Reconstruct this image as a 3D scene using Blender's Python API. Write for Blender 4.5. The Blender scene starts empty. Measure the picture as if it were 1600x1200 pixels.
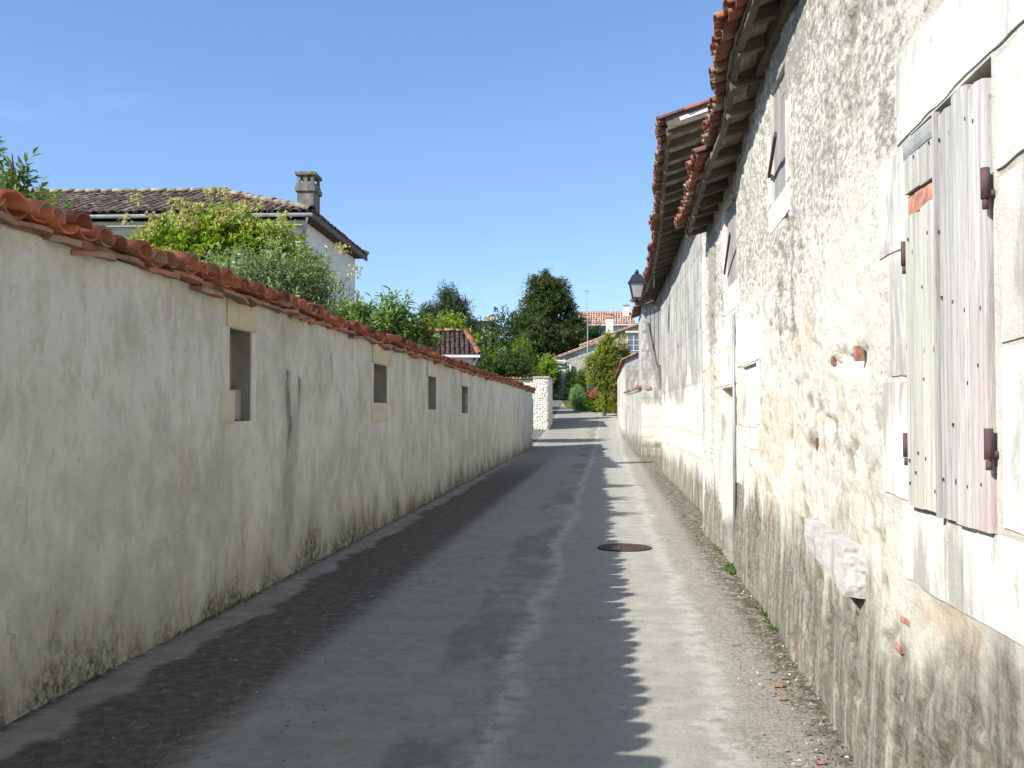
import bpy, math, random
import numpy as np
from math import radians as R, sin, cos, pi
random.seed(7); rng = np.random.default_rng(7)
sc = bpy.context.scene; COL = sc.collection

# ------------------------------------------------------------------ camera, sky, sun, exposure
cam = bpy.data.cameras.new('camera'); co = bpy.data.objects.new('camera', cam); COL.objects.link(co)
co.location = (0, 0, 1.6); co.rotation_euler = (R(90+1.642), 0, R(5.46))
cam.sensor_width = 36; cam.lens = 1570/1600*36; cam.clip_end = 3000; cam.clip_start = .05
sc.camera = co
AZ = R(35); EL = math.atan(.87*cos(AZ))
SUND = (-cos(AZ)*cos(EL), -sin(AZ)*cos(EL), sin(EL))          # towards the sun
w = bpy.data.worlds.new('World'); sc.world = w; w.use_nodes = True
wn = w.node_tree; bg = wn.nodes['Background']
sky = wn.nodes.new('ShaderNodeTexSky'); sky.sky_type = 'NISHITA'; sky.sun_disc = False
sky.sun_elevation = EL; sky.sun_rotation = math.atan2(SUND[0], SUND[1])
sky.air_density = 1.0; sky.dust_density = .05; sky.ozone_density = 2.2; sky.altitude = 0
tn = wn.nodes.new('ShaderNodeMix'); tn.data_type = 'RGBA'; tn.blend_type = 'MULTIPLY'; tn.inputs[0].default_value = 1; tn.inputs[7].default_value = (.78, .93, 1.2, 1)
gm = wn.nodes.new('ShaderNodeGamma'); gm.inputs[1].default_value = .82; wn.links.new(sky.outputs[0], gm.inputs[0])
wn.links.new(gm.outputs[0], tn.inputs[6]); tc = wn.nodes.new('ShaderNodeTexCoord'); mp = wn.nodes.new('ShaderNodeMapping'); mp.inputs[3].default_value = (1, 1, 3.2); mp.inputs[1].default_value = (.35, .1, 0); wn.links.new(tc.outputs['Generated'], mp.inputs[0])
cn = wn.nodes.new('ShaderNodeTexNoise'); cn.inputs['Scale'].default_value = 3.2; cn.inputs['Detail'].default_value = 8; cn.inputs['Roughness'].default_value = .62; wn.links.new(mp.outputs[0], cn.inputs['Vector'])
cr = wn.nodes.new('ShaderNodeMapRange'); cr.interpolation_type = 'SMOOTHSTEP'; cr.inputs[1].default_value = .58; cr.inputs[2].default_value = .80; cr.inputs[4].default_value = .13; wn.links.new(cn.outputs[0], cr.inputs[0])
cm = wn.nodes.new('ShaderNodeMix'); cm.data_type = 'RGBA'; cm.inputs[7].default_value = (4.2, 4.4, 4.6, 1); wn.links.new(cr.outputs[0], cm.inputs[0]); wn.links.new(tn.outputs[2], cm.inputs[6])
wn.links.new(cm.outputs[2], bg.inputs[0]); bg.inputs[1].default_value = .12
sl = bpy.data.lights.new('sun', 'SUN'); so = bpy.data.objects.new('sun', sl); COL.objects.link(so)
sl.energy = 4.6; sl.angle = R(.5); sl.color = (1, .95, .86)
from mathutils import Vector, Matrix
so.rotation_euler = Vector(SUND).to_track_quat('Z', 'Y').to_euler(); so.location = (-20, -15, 20)
sc.view_settings.view_transform = 'Standard'; sc.view_settings.look = 'None'
sc.view_settings.exposure = .88; sc.view_settings.gamma = 1
sc.cycles.max_bounces = 6; sc.cycles.diffuse_bounces = 4

# ------------------------------------------------------------------ noise in numpy
def hsh(i, j, s=0):
    n = (i.astype(np.int64)*374761393 + j.astype(np.int64)*668265263 + s*2147483647) & 0xffffffff
    n = ((n ^ (n >> 13))*1274126177) & 0xffffffff
    n = (n ^ (n >> 16)) & 0xffffffff
    return n/4294967296.0
def vn(x, y, s=0):
    x = np.asarray(x, float); y = np.asarray(y, float)
    i = np.floor(x); j = np.floor(y); u = x-i; v = y-j; u = u*u*(3-2*u); v = v*v*(3-2*v)
    return (hsh(i, j, s)*(1-u)+hsh(i+1, j, s)*u)*(1-v)+(hsh(i, j+1, s)*(1-u)+hsh(i+1, j+1, s)*u)*v
def fbm(x, y, o=4, s=0):
    t = 0; a = .5; n = 0
    for k in range(o):
        t = t+a*vn(x*2**k+k*17.3, y*2**k-k*9.1, s+k); n += a; a *= .5
    return t/n
def voro(x, y, s=0, jit=.85):
    i = np.floor(x); j = np.floor(y); f1 = np.full(x.shape, 9.); f2 = f1.copy(); idv = f1*0
    for di in (-1, 0, 1):
        for dj in (-1, 0, 1):
            a = i+di; b = j+dj
            px = a+.5+jit*(hsh(a, b, s)-.5); py = b+.5+jit*(hsh(a, b, s+5)-.5)
            d = np.hypot(x-px, y-py); h = hsh(a, b, s+9)
            c = d < f1; f2 = np.where(c, f1, np.minimum(f2, d)); idv = np.where(c, h, idv); f1 = np.where(c, d, f1)
    return f1, f2, idv
def sst(a, b, x): t = np.clip((x-a)/(b-a), 0, 1); return t*t*(3-2*t)

# ------------------------------------------------------------------ objects
def props(o, label=None, cat=None, group=None, kind=None):
    if label: o['label'] = label
    if cat: o['category'] = cat
    if group: o['group'] = group
    if kind: o['kind'] = kind
    return o
def thing(name, label, cat, loc=(0, 0, 0), group=None):
    o = bpy.data.objects.new(name, None); COL.objects.link(o); o.location = loc; o.empty_display_size = .2
    return props(o, label, cat, group)
def wloc(o):
    v = Vector((0, 0, 0))
    while o is not None: v += o.location; o = o.parent
    return v
class MB:
    def __init__(s): s.V = []; s.Q = []; s.T = []; s.A = []; s.n = 0; s.M = []; s.mq = []; s.mt = []
    def add(s, V, Q=None, T=None, tint=.5, M=None):
        V = np.asarray(V, float); k = len(V); s.V.append(V)
        if Q is not None and len(Q): s.Q.append(np.asarray(Q, np.int64)+s.n)
        if T is not None and len(T): s.T.append(np.asarray(T, np.int64)+s.n)
        s.A.append(np.full(k, tint) if np.isscalar(tint) else np.asarray(tint, float))
        s.M.append(np.zeros((k, 4)) if M is None else np.asarray(M, float)); s.n += k
        return s
    def box(s, x0, x1, y0, y1, z0, z1, tint=.5, mat=None):
        V = np.array([(x, y, z) for z in (z0, z1) for y in (y0, y1) for x in (x0, x1)], float)
        if mat is not None: V = V@np.array(mat.to_3x3()).T+np.array(mat.translation)
        return s.add(V, [(0, 2, 3, 1), (4, 5, 7, 6), (0, 1, 5, 4), (2, 6, 7, 3), (0, 4, 6, 2), (1, 3, 7, 5)], tint=tint)
    def beam(s, a, b, wx, wz, tint=.5, up=(0, 0, 1)):
        a = Vector(a); b = Vector(b); d = (b-a); L = d.length; d.normalize()
        x = d.cross(Vector(up)).normalized(); z = x.cross(d)
        m = Matrix((x, d, z)).transposed().to_4x4(); m.translation = a
        return s.box(-wx/2, wx/2, 0, L, -wz/2, wz/2, tint, m)
    def tube(s, pts, rad, n=8, tint=.5, cap=True):
        pts = [Vector(p) for p in pts]; K = len(pts)
        rad = [rad]*K if np.isscalar(rad) else rad; V = []; Q = []
        ref = Vector((.13, .21, .97)); 
        for i, p in enumerate(pts):
            d = (pts[min(i+1, K-1)]-pts[max(i-1, 0)]).normalized()
            if abs(d.dot(ref)) > .95: r0 = Vector((1, .1, 0))
            else: r0 = ref
            x = d.cross(r0).normalized(); y = d.cross(x)
            for k in range(n):
                a = 2*pi*k/n; V.append(p+rad[i]*(x*cos(a)+y*sin(a)))
        for i in range(K-1):
            for k in range(n):
                Q.append((i*n+k, i*n+(k+1) % n, (i+1)*n+(k+1) % n, (i+1)*n+k))
        T = []
        if cap:
            V.append(pts[0]); V.append(pts[-1]); a = K*n
            for k in range(n): T.append((a, (k+1) % n, k)); T.append((a+1, (K-1)*n+k, (K-1)*n+(k+1) % n))
        return s.add(np.array([tuple(v) for v in V]), Q, T, tint)
    def grid(s, P, tint=.5, M=None, flip=False, keep=None):
        n, m, _ = P.shape; I = np.arange(n*m).reshape(n, m)
        Q = np.stack([I[:-1, :-1], I[1:, :-1], I[1:, 1:], I[:-1, 1:]], -1).reshape(-1, 4)
        if keep is not None: Q = Q[keep.reshape(-1)]
        if flip: Q = Q[:, ::-1]
        t = tint if np.isscalar(tint) else tint.reshape(-1)
        return s.add(P.reshape(-1, 3), Q, tint=t, M=None if M is None else M.reshape(-1, 4))
    def build(s, name, mat, parent=None, smooth=False, label=None):
        V = np.concatenate(s.V); 
        if parent is not None: V = V-np.array(wloc(parent))
        Q = np.concatenate(s.Q) if s.Q else np.zeros((0, 4), np.int64)
        T = np.concatenate(s.T) if s.T else np.zeros((0, 3), np.int64)
        me = bpy.data.meshes.new(name); me.vertices.add(len(V)); me.vertices.foreach_set('co', V.astype(np.float32).ravel())
        nl = len(Q)*4+len(T)*3; me.loops.add(nl)
        me.loops.foreach_set('vertex_index', np.concatenate([Q.ravel(), T.ravel()]).astype(np.int32))
        me.polygons.add(len(Q)+len(T))
        st = np.concatenate([np.arange(len(Q))*4, len(Q)*4+np.arange(len(T))*3]).astype(np.int32)
        me.polygons.foreach_set('loop_start', st)
        me.polygons.foreach_set('use_smooth', np.full(len(Q)+len(T), smooth))
        me.update(calc_edges=True)
        at = me.attributes.new('tint', 'FLOAT', 'POINT'); at.data.foreach_set('value', np.concatenate(s.A).astype(np.float32))
        if any(m.any() for m in s.M):
            at = me.attributes.new('mask', 'FLOAT_COLOR', 'POINT'); at.data.foreach_set('color', np.concatenate(s.M).astype(np.float32).ravel())
        me.validate()
        if mat: me.materials.append(mat)
        o = bpy.data.objects.new(name, me); COL.objects.link(o)
        if parent is not None: o.parent = parent
        if label: o['label'] = label
        return o

# ------------------------------------------------------------------ materials
class NT:
    def __init__(s, name, rough=.9, spec=.25):
        s.m = bpy.data.materials.new(name); s.m.use_nodes = True; s.t = s.m.node_tree
        s.b = s.t.nodes['Principled BSDF']; s.b.inputs['Roughness'].default_value = rough
        s.b.inputs['Specular IOR Level'].default_value = spec
        s.pos = s.t.nodes.new('ShaderNodeNewGeometry').outputs['Position']
    def N(s, ty, ins=None, **kw):
        n = s.t.nodes.new(ty)
        for k, v in kw.items(): setattr(n, k, v)
        for k, v in (ins or {}).items(): s.put(n.inputs[k], v)
        return n
    def put(s, sock, v):
        if hasattr(v, 'is_linked') or isinstance(v, bpy.types.NodeSocket): s.t.links.new(v, sock)
        else:
            if isinstance(v, (tuple, list)) and len(v) == 3 and sock.type == 'RGBA': v = (*v, 1)
            sock.default_value = v
    def vec(s, sc_=(1, 1, 1), off=(0, 0, 0)):
        return s.N('ShaderNodeMapping', {0: s.pos, 1: off, 3: sc_}).outputs[0]
    def noise(s, scale, detail=5, rough=.55, v=None, dist=0):
        return s.N('ShaderNodeTexNoise', {'Vector': v if v is not None else s.pos, 'Scale': scale, 'Detail': detail, 'Roughness': rough, 'Distortion': dist}).outputs[0]
    def voro(s, scale, v=None, feature='F1', out=0):
        return s.N('ShaderNodeTexVoronoi', {'Vector': v if v is not None else s.pos, 'Scale': scale}, feature=feature).outputs[out]
    def rng(s, x, a, b, c=0, d=1):
        return s.N('ShaderNodeMapRange', {0: x, 1: a, 2: b, 3: c, 4: d}, interpolation_type='SMOOTHSTEP').outputs[0]
    def ma(s, op, a, b=0, c=0):
        return s.N('ShaderNodeMath', {0: a, 1: b, 2: c}, operation=op).outputs[0]
    def mix(s, f, a, b, mode='MIX'):
        n = s.N('ShaderNodeMix', data_type='RGBA', blend_type=mode)
        s.put(n.inputs[0], f); s.put(n.inputs[6], a); s.put(n.inputs[7], b); return n.outputs[2]
    def attr(s, name, ch=None):
        n = s.N('ShaderNodeAttribute', attribute_name=name)
        if ch is None: return n.outputs['Fac']
        if ch == 3: return n.outputs['Alpha']
        return s.N('ShaderNodeSeparateColor', {0: n.outputs['Color']}).outputs[ch]
    def xyz(s, k): return s.N('ShaderNodeSeparateXYZ', {0: s.pos}).outputs[k]
    def bump(s, h, strength=.5, dist=.02, nrm=None):
        n = s.N('ShaderNodeBump', {'Height': h, 'Strength': strength, 'Distance': dist})
        if nrm is not None: s.put(n.inputs['Normal'], nrm)
        return n.outputs[0]
    def out(s, col=None, nrm=None):
        if col is not None: s.put(s.b.inputs['Base Color'], col)
        if nrm is not None: s.put(s.b.inputs['Normal'], nrm)
        return s.m

def simple(name, c1, c2=None, scale=8, rough=.8, bs=30, bd=.004, tv=.5, spec=.25, metal=0, aniso=(1, 1, 1)):
    n = NT(name, rough, spec); n.b.inputs['Metallic'].default_value = metal
    c2 = c2 or tuple(x*.7 for x in c1)
    v = n.vec(aniso)
    f = n.rng(n.noise(scale, 6, .6, v), .35, .65)
    c = n.mix(f, c1, c2)
    t = n.rng(n.attr('tint'), 0, 1, 1-tv, 1+tv)
    c = n.mix(1.0, c, n.N('ShaderNodeCombineXYZ', {0: t, 1: t, 2: t}).outputs[0], 'MULTIPLY')
    return n.out(c, n.bump(n.noise(bs, 5, .6, v), .6, bd) if bd else None)

def mat_rubble(foot=True):                       # near house on the right: lime render over rubble
    n = NT('old_lime_render_over_rubble', .95, .1)
    W = n.attr('mask', 0); G = n.attr('mask', 1); P = n.attr('mask', 2); K = n.attr('mask', 3)
    st = n.vec((1, .55, 1.15)); sv = n.vec((1, 1, .3))
    fine = n.noise(22, 8, .7, st); mid = n.noise(4.5, 6, .6); sp = n.noise(60, 5, .7, st)
    c = n.mix(n.rng(mid, .35, .65), (.72, .69, .585), (.77, .755, .67))
    c = n.mix(n.rng(G, 0, 1, 0, .4), c, (.56, .50, .39))
    c = n.mix(n.ma('MULTIPLY', n.rng(n.noise(26, 8, .8, st), .52, .66), n.rng(W, 0, .5, .22, .75)), c, (.40, .385, .33))
    c = n.mix(n.rng(n.ma('MULTIPLY', P, n.rng(n.noise(8, 7, .75), .36, .6, .25, 1)), .1, .95, 0, .75), c, (.62, .49, .35))
    g = n.rng(n.ma('ADD', n.ma('MULTIPLY', W, 1.0), n.ma('MULTIPLY', n.ma('SUBTRACT', fine, .5), 2.4)), .38, .78)
    gc = n.mix(n.rng(sp, .35, .65), (.20, .19, .165), (.40, .39, .35))
    c = n.mix(n.ma('MULTIPLY', g, .9), c, gc)
    c = n.mix(n.rng(sp, .62, .70, 0, .5), c, (.30, .28, .23))
    c = n.mix(n.ma('MULTIPLY', K, .75), c, (.22, .185, .13))
    c0_ = c
    # stained foot of the wall
    z = n.xyz(2)
    e = n.ma('ADD', z, n.ma('MULTIPLY', n.ma('SUBTRACT', n.noise(1.4, 5, .65, n.vec((1, 1, .5))), .5), -1.5))
    d = n.rng(e, 1.0, .62); d = n.ma('MULTIPLY', d, n.rng(n.noise(9, 6, .7, n.vec((1, 1, .12))), .25, .6, .45, 1))
    dc = n.mix(n.rng(n.noise(30, 8, .8, st), .38, .62), (.075, .068, .052), (.225, .205, .16))
    c = n.mix(n.ma('MULTIPLY', d, .93), c, dc)
    if not foot: return n.out(c0_, n.bump(n.noise(38, 9, .8), 1.0, .016))
    r = n.rng(n.noise(2.2, 3, .5), .66, .72); lo = n.rng(z, 1.1, .7)
    c = n.mix(n.ma('MULTIPLY', n.ma('MULTIPLY', r, lo), .6), c, (.42, .22, .15))
    b = n.bump(n.noise(34, 9, .8, st), 1.0, .018); b = n.bump(n.noise(12, 7, .7, st), .7, .022, b)
    return n.out(c, b)

def mat_ashlar(name, base, grey=.4, dirt=0., zs=.25):
    n = NT(name, .92, .15)
    t = n.attr('tint'); st = n.vec((1, 1, zs))
    c = n.mix(n.rng(n.noise(5, 6, .6), .3, .7), base, tuple(x*.86 for x in base))
    tt = n.rng(t, 0, 1, .86, 1.1)
    c = n.mix(1.0, c, n.N('ShaderNodeCombineXYZ', {0: tt, 1: tt, 2: tt}).outputs[0], 'MULTIPLY')
    g = n.rng(n.ma('ADD', n.noise(6, 9, .68, st), n.ma('MULTIPLY', n.noise(1.1, 3, .5), .5)), .93-grey*.3, 1.1-grey*.3)
    c = n.mix(n.ma('MULTIPLY', g, .75), c, (.27, .265, .24))
    c = n.mix(n.rng(n.noise(70, 4, .7), .62, .7, 0, .5), c, (.24, .22, .18))
    c = n.mix(n.rng(n.noise(13, 9, .8, n.vec((1, .5, 1))), .53, .64, 0, .4), c, (.43, .42, .37))
    if dirt:
        z = n.ma('ADD', n.xyz(2), n.ma('MULTIPLY', n.ma('SUBTRACT', n.noise(1.6, 5, .6), .5), -1.1))
        d = n.ma('MULTIPLY', n.rng(z, dirt, dirt*.45), n.rng(n.noise(10, 6, .7, n.vec((1, 1, .15))), .3, .6, .5, 1))
        c = n.mix(n.ma('MULTIPLY', d, .9), c, (.16, .15, .12))
    b = n.bump(n.noise(50, 7, .75), .6, .008); b = n.bump(n.noise(8, 4, .6), .35, .02, b)
    return n.out(c, b)

def mat_render():                        # smooth old render of the left wall
    n = NT('weathered_cement_render', .93, .15)
    st = n.vec((1, 1, .22)); st2 = n.vec((1.6, 1.6, .10))
    c = n.mix(n.rng(n.noise(1.3, 6, .62), .35, .65), (.63, .62, .545), (.47, .46, .385))
    c = n.mix(n.rng(n.noise(3.2, 7, .7), .48, .68, 0, .6), c, (.69, .68, .61))
    c = n.mix(n.rng(n.noise(2.6, 8, .72, n.vec((1, 1, .45))), .50, .66, 0, .60), c, (.39, .36, .265))
    c = n.mix(n.rng(n.noise(1.1, 8, .75, n.vec((1, 1, .6), (7, 2, 0))), .50, .60, 0, .35), c, (.41, .405, .345))
    c = n.mix(n.ma('MULTIPLY', n.rng(n.xyz(2), .9, 1.9), n.rng(n.noise(1.6, 8, .75, n.vec((1, 1, .6), (1, 9, 0))), .46, .58, 0, .5)), c, (.70, .69, .63))
    c = n.mix(n.rng(n.noise(11, 6, .7, st), .62, .74, 0, .35), c, (.36, .355, .33))
    c = n.mix(n.rng(n.noise(34, 6, .72), .60, .72, 0, .28), c, (.34, .33, .29))
    c = n.mix(n.rng(n.noise(6.5, 10, .82), .53, .61, 0, .38), c, (.36, .35, .29))
    c = n.mix(n.rng(n.noise(9, 9, .78, n.vec((1, 1, .7), (3, 5, 1))), .57, .66, 0, .4), c, (.70, .69, .64))
    cr = n.voro(.55, n.N('ShaderNodeVectorMath', {0: n.pos, 1: n.N('ShaderNodeVectorMath', {0: n.N('ShaderNodeTexNoise', {'Vector': n.pos, 'Scale': 2.2, 'Detail': 7}).outputs[1], 3: .9}, operation='SCALE').outputs[0]}, operation='ADD').outputs[0], 'DISTANCE_TO_EDGE')
    c = n.mix(n.ma('MULTIPLY', n.rng(cr, .008, .002), n.rng(n.noise(.8, 3), .50, .60, 0, .5)), c, (.22, .21, .18))
    z = n.xyz(2)
    # long black run-off streaks
    s1 = n.ma('MULTIPLY', n.rng(n.noise(1.9, 5, .72, st2), .70, .77), n.rng(n.noise(.9, 3, .5), .42, .55))
    c = n.mix(n.ma('MULTIPLY', s1, .7), c, (.12, .12, .11))
    sm = n.attr('mask', 0)
    c = n.mix(n.ma('MULTIPLY', sm, n.rng(n.noise(16, 6, .75, st), .30, .60, .2, .95)), c, (.085, .085, .08))
    # mossy foot
    e = n.ma('ADD', z, n.ma('MULTIPLY', n.ma('SUBTRACT', n.noise(1.5, 6, .68, n.vec((1, 1, .6))), .5), -1.5))
    c = n.mix(n.rng(e, .72, .02, 0, .62), c, (.27, .255, .18))
    c = n.mix(n.ma('MULTIPLY', n.rng(e, .35, -.05), n.rng(n.noise(20, 6, .75), .35, .6)), c, (.065, .065, .04))
    b = n.bump(n.noise(30, 7, .7), .5, .008); b = n.bump(n.noise(4, 5, .6), .5, .04, b)
    return n.out(c, b)

def mat_tile(name, base, dark, tv=.35, lich=.4):
    n = NT(name, .85, .2)
    t = n.attr('tint')
    c = n.mix(n.rng(t, .0, 1.), dark, base)
    c = n.mix(n.rng(n.noise(14, 6, .7), .45, .7, 0, .55), c, tuple(x*.5 for x in dark))
    f = n.ma('ADD', n.noise(7, 7, .7), n.ma('MULTIPLY', n.ma('FRACT', n.ma('MULTIPLY', t, 17.3)), .25))
    c = n.mix(n.rng(f, .86-lich*.35, .98-lich*.35, 0, .8), c, (.30, .28, .20))
    c = n.mix(n.rng(n.noise(23, 5, .6), .68, .74, 0, .7*lich*2), c, (.42, .33, .10))
    return n.out(c, n.bump(n.noise(60, 6, .7), .6, .004))

def mat_wood(name, base, dark, green=0, pink=0, axis='z', s=1.):
    n = NT(name, .85, .2)
    sv = {'z': (22*s, 22*s, 1.1*s), 'x': (1.1*s, 22*s, 22*s), 'y': (22*s, 1.1*s, 22*s)}[axis]
    v = n.vec(sv); g = n.noise(1.6, 8, .65, v, .4)
    t = n.rng(n.attr('tint'), 0, 1, .75, 1.15)
    c = n.mix(n.rng(g, .38, .66), base, tuple(.5*(a+b) for a, b in zip(base, dark)))
    c = n.mix(n.rng(n.noise(3.4, 9, .75, v), .56, .68, 0, .85), c, dark)
    c = n.mix(n.rng(n.noise(30, 5, .7, n.vec((1, 1, .3)) if axis == 'z' else v), .60, .72, 0, .5), c, dark)
    c = n.mix(1.0, c, n.N('ShaderNodeCombineXYZ', {0: t, 1: t, 2: t}).outputs[0], 'MULTIPLY')
    if green: c = n.mix(n.rng(n.noise(3, 5, .6, n.vec((3, 3, .6))), .38, .62, 0, green), c, (.42, .47, .33))
    if pink: c = n.mix(n.ma('MULTIPLY', n.attr('mask', 0), n.rng(n.noise(9, 6, .7, n.vec((4, 4, .5))), .35, .55, 0, pink)), c, (.50, .30, .30))
    k = n.rng(n.voro(7*s, n.vec((1.6, 1.6, .8))), .10, .05)
    c = n.mix(n.ma('MULTIPLY', k, .8), c, (.06, .05, .05))
    return n.out(c, n.bump(n.noise(1.9, 8, .7, v), .8, .006))

def mat_leaf(name, c1, c2, c3=None, trans=.35, rough=.55):
    n = NT(name, rough, .3); t = n.attr('tint')
    c = n.mix(n.rng(t, 0, 1), c1, c2)
    if c3: c = n.mix(n.rng(t, .86, .95), c, c3)
    n.put(n.b.inputs['Base Color'], c)
    tr = n.N('ShaderNodeBsdfTranslucent', {0: n.mix(.35, c, (.45, .55, .05))}).outputs[0]
    ms = n.N('ShaderNodeMixShader', {0: trans, 1: n.b.outputs[0], 2: tr})
    n.t.links.new(ms.outputs[0], n.t.nodes['Material Output'].inputs[0])
    return n.m

def mat_road():
    n = NT('patched_lane_surface', .93, .12)
    x = n.xyz(0); y = n.xyz(1)
    wv = n.ma('MULTIPLY', n.ma('SUBTRACT', n.noise(.55, 4, .6), .5), .55)
    wf = n.ma('MULTIPLY', n.ma('SUBTRACT', n.noise(6, 6, .7), .5), .22)
    u = n.ma('ADD', n.ma('ADD', x, wv), wf)
    xs = n.ma('ADD', x, wf)
    fine = n.noise(90, 5, .8); mid = n.noise(3.0, 7, .65); big = n.noise(.7, 4, .6, n.vec((1, .5, 1)))
    conc = n.mix(n.rng(mid, .32, .68), (.30, .297, .265), (.385, .38, .335))
    asph = n.mix(n.rng(mid, .35, .65), (.285, .270, .212), (.34, .323, .258))
    old = n.mix(n.rng(n.noise(12, 7, .72), .3, .7), (.068, .061, .045), (.145, .132, .102))
    tex = n.noise(8, 9, .78)
    c = asph
    c = n.mix(n.rng(big, .45, .62, 0, .55), c, (.29, .293, .265))
    # darker worn wheel patch and pale joint near the middle
    pj = n.ma('ABSOLUTE', n.ma('ADD', n.ma('SUBTRACT', u, -.58), 0))
    c = n.mix(n.ma('MULTIPLY', n.rng(n.ma('SUBTRACT', u, -1.15), 0, .12), n.ma('MULTIPLY', n.rng(u, -.55, -.66), n.rng(n.noise(.8, 7, .72, n.vec((1, .45, 1), (0, 3.1, 0))), .45, .55, 0, .6))), c, (.165, .158, .132))
    c = n.mix(n.rng(u, -.62, .15), c, n.mix(n.rng(u, -.2, .3), (.285, .287, .26), conc))
    c = n.mix(n.ma('MULTIPLY', n.rng(pj, .12, .01), n.rng(n.noise(5, 7, .75), .40, .52, 0, .9)), c, (.42, .41, .36))
    # old mossy asphalt on the left
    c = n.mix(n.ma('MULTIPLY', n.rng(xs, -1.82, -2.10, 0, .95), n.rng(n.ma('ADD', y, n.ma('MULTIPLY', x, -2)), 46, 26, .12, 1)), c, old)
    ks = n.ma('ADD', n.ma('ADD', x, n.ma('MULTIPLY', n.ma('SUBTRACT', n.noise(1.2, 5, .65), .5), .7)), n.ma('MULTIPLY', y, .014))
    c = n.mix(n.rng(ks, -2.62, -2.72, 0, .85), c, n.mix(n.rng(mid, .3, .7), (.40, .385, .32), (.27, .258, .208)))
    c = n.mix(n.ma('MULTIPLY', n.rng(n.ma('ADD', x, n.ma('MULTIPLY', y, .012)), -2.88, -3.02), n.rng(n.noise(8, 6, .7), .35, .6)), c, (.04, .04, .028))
    # crumbly gravelly concrete on the right side
    rr = n.rng(n.ma('ADD', u, n.ma('MULTIPLY', n.noise(2.5, 5, .7), .3)), .72, .95)
    grav = n.mix(n.rng(n.noise(38, 6, .8), .42, .60), (.19, .175, .14), (.38, .36, .305))
    c = n.mix(n.ma('MULTIPLY', rr, .75), c, grav)
    edge = n.ma('ABSOLUTE', n.ma('SUBTRACT', n.ma('ADD', u, n.ma('MULTIPLY', n.noise(2.5, 5, .7), .3)), .74))
    c = n.mix(n.ma('MULTIPLY', n.rng(edge, .12, .02), n.rng(n.noise(7, 6, .7), .42, .55)), c, (.43, .425, .38))
    c = n.mix(n.ma('MULTIPLY', n.rng(n.ma('ADD', x, n.ma('MULTIPLY', wf, 2)), .90, 1.15), n.rng(n.noise(9, 7, .78), .40, .54, 0, .9)), c, (.085, .07, .045))
    c = n.mix(n.rng(tex, .53, .66, 0, .42), c, (.13, .125, .105)); c = n.mix(n.rng(tex, .47, .36, 0, .30), c, (.42, .415, .37))
    # cracks and specks
    cr = n.voro(.75, n.N('ShaderNodeVectorMath', {0: n.pos, 1: n.N('ShaderNodeVectorMath', {0: n.N('ShaderNodeTexNoise', {'Vector': n.pos, 'Scale': 3.0, 'Detail': 6}).outputs[1], 3: .8}, operation='SCALE').outputs[0]}, operation='ADD').outputs[0], 'DISTANCE_TO_EDGE')
    c = n.mix(n.ma('MULTIPLY', n.rng(cr, .009, .002), n.rng(n.noise(.6, 3), .52, .60, 0, .45)), c, (.07, .068, .06))
    c = n.mix(n.rng(fine, .60, .72, 0, .45), c, (.36, .35, .32))
    c = n.mix(n.rng(fine, .40, .28, 0, .55), c, (.06, .06, .055))
    c = n.mix(n.rng(n.noise(30, 4, .6), .70, .74, 0, .6), c, (.40, .38, .33))
    c = n.mix(n.rng(n.noise(48, 6, .85), .52, .66, 0, .35), c, (.10, .098, .085))
    b = n.bump(fine, .9, .008); b = n.bump(n.noise(14, 6, .7), .5, .014, b)
    return n.out(c, b)

M_RUB = mat_rubble(); M_RUBF = mat_rubble(False)
M_ASH = mat_ashlar('pale_dressed_stone', (.68, .665, .60), .62, .6)
M_ASH2 = mat_ashlar('grey_streaked_ashlar', (.74, .72, .65), .62, .75, .18)
M_ASHL = mat_ashlar('ochre_dressed_stone', (.66, .57, .40), .25)
M_ASHP = mat_ashlar('cream_dressed_stone', (.70, .64, .50), .1)
M_GRY = mat_ashlar('lichen_grey_stone', (.50, .485, .43), 1.0)
M_WHT = mat_ashlar('cream_wall', (.72, .69, .60), .15)
M_REN = mat_render()
M_TL = mat_tile('red_canal_tile', (.60, .20, .095), (.19, .07, .048), lich=.5)
M_TS = mat_tile('flat_terracotta_slab', (.46, .20, .13), (.30, .19, .14), lich=.5)
M_TR = mat_tile('weathered_roof_tile', (.30, .105, .06), (.15, .07, .05), lich=.6)
M_TD = mat_tile('dark_roof_tile', (.10, .062, .05), (.045, .034, .031), lich=.2); M_TH = mat_tile('tan_brown_roof_tile', (.21, .135, .10), (.085, .06, .05), lich=.5)
M_TP = mat_tile('pinkish_roof_tile', (.56, .36, .27), (.44, .27, .20), lich=.25)
M_TG = mat_tile('mossy_ridge_tile', (.24, .19, .12), (.13, .105, .07), lich=.8)
M_EAVE = mat_wood('weathered_eaves_wood', (.17, .145, .115), (.04, .033, .027), axis='x', s=.6)
M_EAVB = mat_wood('eaves_boarding', (.36, .32, .25), (.07, .058, .045), axis='y', s=.4)
M_SHL = mat_wood('pale_green_shutter_wood', (.50, .485, .44), (.16, .15, .135), green=.42)
M_SHR = mat_wood('silver_grey_shutter_wood', (.50, .485, .465), (.15, .14, .135), green=.12, pink=.5)
M_WOOD = mat_wood('grey_old_boards', (.33, .32, .305), (.13, .12, .11))
M_RUST = simple('rusty_iron', (.12, .06, .06), (.07, .045, .055), 40, .8, 80, .002)
M_RUSTR = simple('bare_red_wood', (.36, .17, .11), (.20, .11, .075), 25, .8, 60, .003)
M_BLK = simple('black_painted_iron', (.02, .023, .035), (.03, .033, .045), 20, .4, 60, .001, spec=.5)
M_ZINC = simple('zinc', (.24, .26, .27), (.33, .34, .34), 6, .5, 20, .001, metal=.3, spec=.5)
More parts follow.
